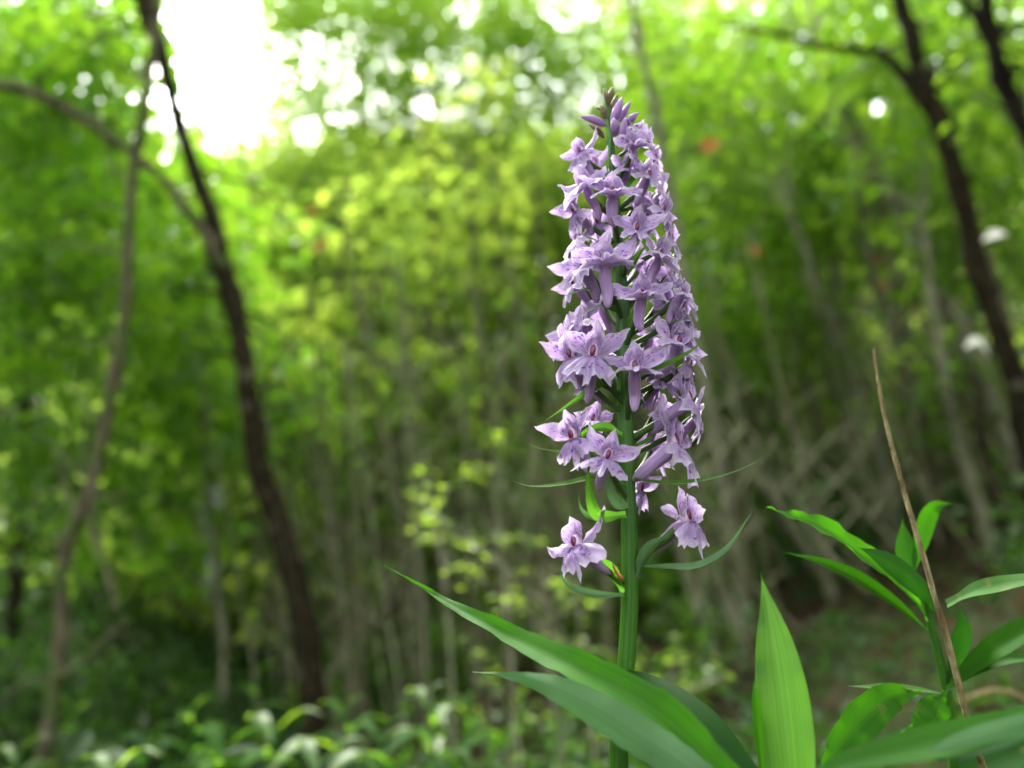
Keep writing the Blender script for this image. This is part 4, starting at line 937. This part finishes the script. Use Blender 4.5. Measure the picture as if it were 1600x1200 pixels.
for k, (px, py, fw, yaw, pit, rol, s, phi) in enumerate(FL):
    if px < 930: px += 9
    P = sp(px, py, -fw / 1000.0)
    cm, parts = VAR[phi][k % 5]
    o = bpy.data.objects.new('flower', cm); col.objects.link(o); o.parent = orchid
    o.location = Vector(P) - orchid.location
    Rm = Matrix.Rotation(R(yaw + fr.uniform(-5, 5)), 4, 'Z') @ Matrix.Rotation(R(-pit + 0), 4, 'X') @ Matrix.Rotation(R(rol + fr.uniform(-5, 5)), 4, 'Y')
    o.rotation_euler = Rm.to_euler(); s *= 1.03 * fr.uniform(.94, 1.08); sx_, sz_ = fr.uniform(.88, 1.1), fr.uniform(.9, 1.12)
    o.scale = (s * sx_, s, s * sz_)
    for nm, me, mat in parts:
        c = bpy.data.objects.new(nm, me); col.objects.link(c); c.parent = o
    # ovary: curved green neck from the stalk to the back of the flower
    i = int(np.argmin(np.abs(STEM[:, 2] - (P[2] - (.013 if py > 300 else .008)) ))); q = STEM[i, :3]
    back = np.array((Rm @ Vector((0, 6 * U, -4 * U)))[:]) ; e = P + back
    mid_ = (q + e) / 2 + (e - q) * .18 + np.array([0, 0, -.0015])
    g = Geo(); g.tube(spline([q, mid_, e], 10), np.array([3.2, 4.2, 5, 5.4, 5.6, 5.6, 5.4, 5, 4.4, 3.6]) * U * s, 9, .04)
    me = g.mesh('ovary'); me.materials.append(M['ovary'])
    inv = (Matrix.Translation(Vector(P)) @ Rm @ Matrix.Diagonal((s * sx_, s, s * sz_, 1))).inverted(); me.transform(inv)
    c = bpy.data.objects.new('ovary', me); col.objects.link(c); c.parent = o

# buds at the tip
def bud(px0, py0, px1, py1, w, mat, fw=0, n=14):
    a = sp(px0, py0, -fw / 1000); b = sp(px1, py1, -(fw + 2) / 1000); m_ = (a + b) / 2 + np.array([0, -.0008, 0])
    C = spline([a, m_, b], n); t = np.linspace(0, 1, n)
    r = (np.sin(np.pi * np.clip(t * .93 + .05, 0, 1)) ** .7 * (1.05 - .45 * t)) * w * U + .2 * U
    V, f, tr, uv = tube_np(C, r, 12, .05)
    link('flower_bud', np_mesh('flower_bud', V, [f, tr], None, uv), M[mat], orchid)
for b in [(957, 195, 972, 152, 9.5, 'bud', 3), (946, 196, 908, 182, 8, 'bud', 2), (972, 200, 998, 176, 8, 'bud', 2), (962, 212, 958, 184, 9, 'bud', 4), (972, 222, 976, 184, 8, 'bud', 5),
          (952, 168, 943, 139, 6, 'bud_green', 0), (952, 160, 957, 136, 6, 'bud_green', 1), (946, 185, 938, 164, 6, 'bud_green', 1), (955, 178, 965, 147, 6, 'bud_green', -1), (968, 190, 985, 158, 6, 'bud', -2),
          (948, 178, 932, 168, 5, 'bud_green', -1), (944, 215, 921, 194, 6, 'bud_green', -3), (976, 214, 1003, 192, 7, 'bud', -2)]:
    bud(*b)

def bract(pts, W, mat='bract', fold=.35, normal=(0, -.6, 1), peak=.32, tw=0.):
    C = spline([sp(x, y, -fw / 1000) for x, y, fw in pts], 26); t = np.linspace(0, 1, 26)
    w = np.maximum(profile(t, peak), .55 * (1 - t) ** 2) * W * U; w[-1] = .2 * U
    V, f, uv = ribbon(C, w, normal, 0, fold, 0, 5, 7, twist=tw)
    link('bract', np_mesh('bract', V, f, None, uv), M[mat], orchid)
bract([(980, 758, 6), (930, 748, 9), (880, 757, 12), (830, 760, 13), (788, 747, 13)], 7)
bract([(978, 804, 8), (940, 806, 12), (925, 785, 15), (920, 740, 17), (924, 690, 17)], 10, normal=(-.5, -1, .1), fold=.3)
bract([(960, 806, 6), (925, 808, 8), (908, 795, 9), (904, 772, 10)], 5, 'bract_pale', normal=(0, -1, .3))
bract([(982, 790, 9), (965, 785, 12), (952, 760, 13), (955, 735, 13)], 9, 'bract_pale', normal=(-.3, -1, .2))
bract([(960, 712, 2), (910, 712, 3), (870, 706, 5), (840, 700, 5), (815, 691, 5)], 4.5)
bract([(960, 585, 4), (930, 605, 8), (890, 632, 10), (842, 664, 12)], 6, normal=(.4, -1, .5))
bract([(965, 580, 2), (945, 592, 5), (918, 600, 7), (893, 622, 8)], 5, normal=(.4, -1, .5))
bract([(990, 748, 4), (1040, 756, 7), (1090, 752, 8), (1140, 740, 9), (1203, 712, 10)], 7)
bract([(1000, 885, 2), (1040, 886, 8), (1090, 884, 12), (1135, 858, 14), (1162, 820, 15), (1180, 790, 15)], 6.5, 'bract_pale', normal=(0, -.8, .8))
bract([(975, 930, 4), (935, 930, 8), (900, 922, 10), (882, 908, 11), (874, 890, 11)], 7, 'bract_pale', normal=(0, -.8, .6))
bract([(1000, 588, 10), (1040, 570, 16), (1080, 548, 19), (1110, 520, 19)], 5, normal=(0, -1, .5))
bract([(965, 478, 6), (940, 478, 12), (915, 488, 16), (880, 504, 18)], 4, 'bract_pale', normal=(0, -.5, 1))
bract([(1005, 515, 4), (1040, 505, 8), (1070, 500, 10), (1104, 497, 11)], 4, normal=(0, -.5, 1))
bract([(960, 440, 4), (920, 452, 8), (890, 460, 10), (862, 474, 10)], 4)
bract([(985, 370, 8), (1000, 345, 12), (1006, 320, 13)], 6, normal=(-.3, -1, 0))
bract([(975, 300, 4), (1000, 262, 5), (1012, 244, 5)], 5, normal=(-.3, -1, 0))
bract([(962, 395, -2), (920, 372, -2), (890, 372, -2)], 5)
bract([(968, 345, 2), (952, 290, 4), (948, 250, 4)], 6, 'bract_pale', normal=(-.3, -1, 0))
bract([(960, 290, -2), (925, 275, -2), (905, 262, -2)], 5)
bract([(985, 610, 4), (1004, 560, 6), (1030, 545, 7)], 8, normal=(-.3, -1, 0))
bract([(978, 520, 4), (992, 490, 6), (1004, 478, 6)], 6, normal=(-.3, -1, 0))
bract([(980, 430, 4), (996, 400, 6), (1016, 378, 7)], 6, normal=(-.3, -1, 0))
bract([(972, 680, 4), (945, 668, 8), (912, 678, 9), (897, 700, 9)], 8, normal=(.3, -1, .4))
bract([(988, 700, 2), (1010, 690, 3), (1028, 668, 4)], 7)
bract([(952, 238, 2), (950, 205, 3), (945, 180, 3)], 4, 'bract_pale', normal=(0, -1, 0))
# the swollen green necks below the two lowest flowers, and the withered scrap in the leaf joint
bract([(996, 905, 2), (1004, 880, 4), (1018, 855, 6), (1040, 835, 7)], 11, 'bract_pale', normal=(.5, -1, 0), fold=-.5, peak=.5)
bract([(975, 930, 1), (962, 905, 4), (948, 885, 6), (932, 868, 7)], 10, 'bract', normal=(-.5, -1, 0), fold=-.5, peak=.5)
C = spline([sp(972, 905, -.005), sp(962, 893, -.007), sp(957, 878, -.007)], 8)
g = Geo(); g.tube(C, np.array([2.5, 3.5, 2, 3, 1.5, 2, 1, .5]) * U, 6, .3); link('withered_scale', g.mesh('withered_scale'), M['dead'], orchid)
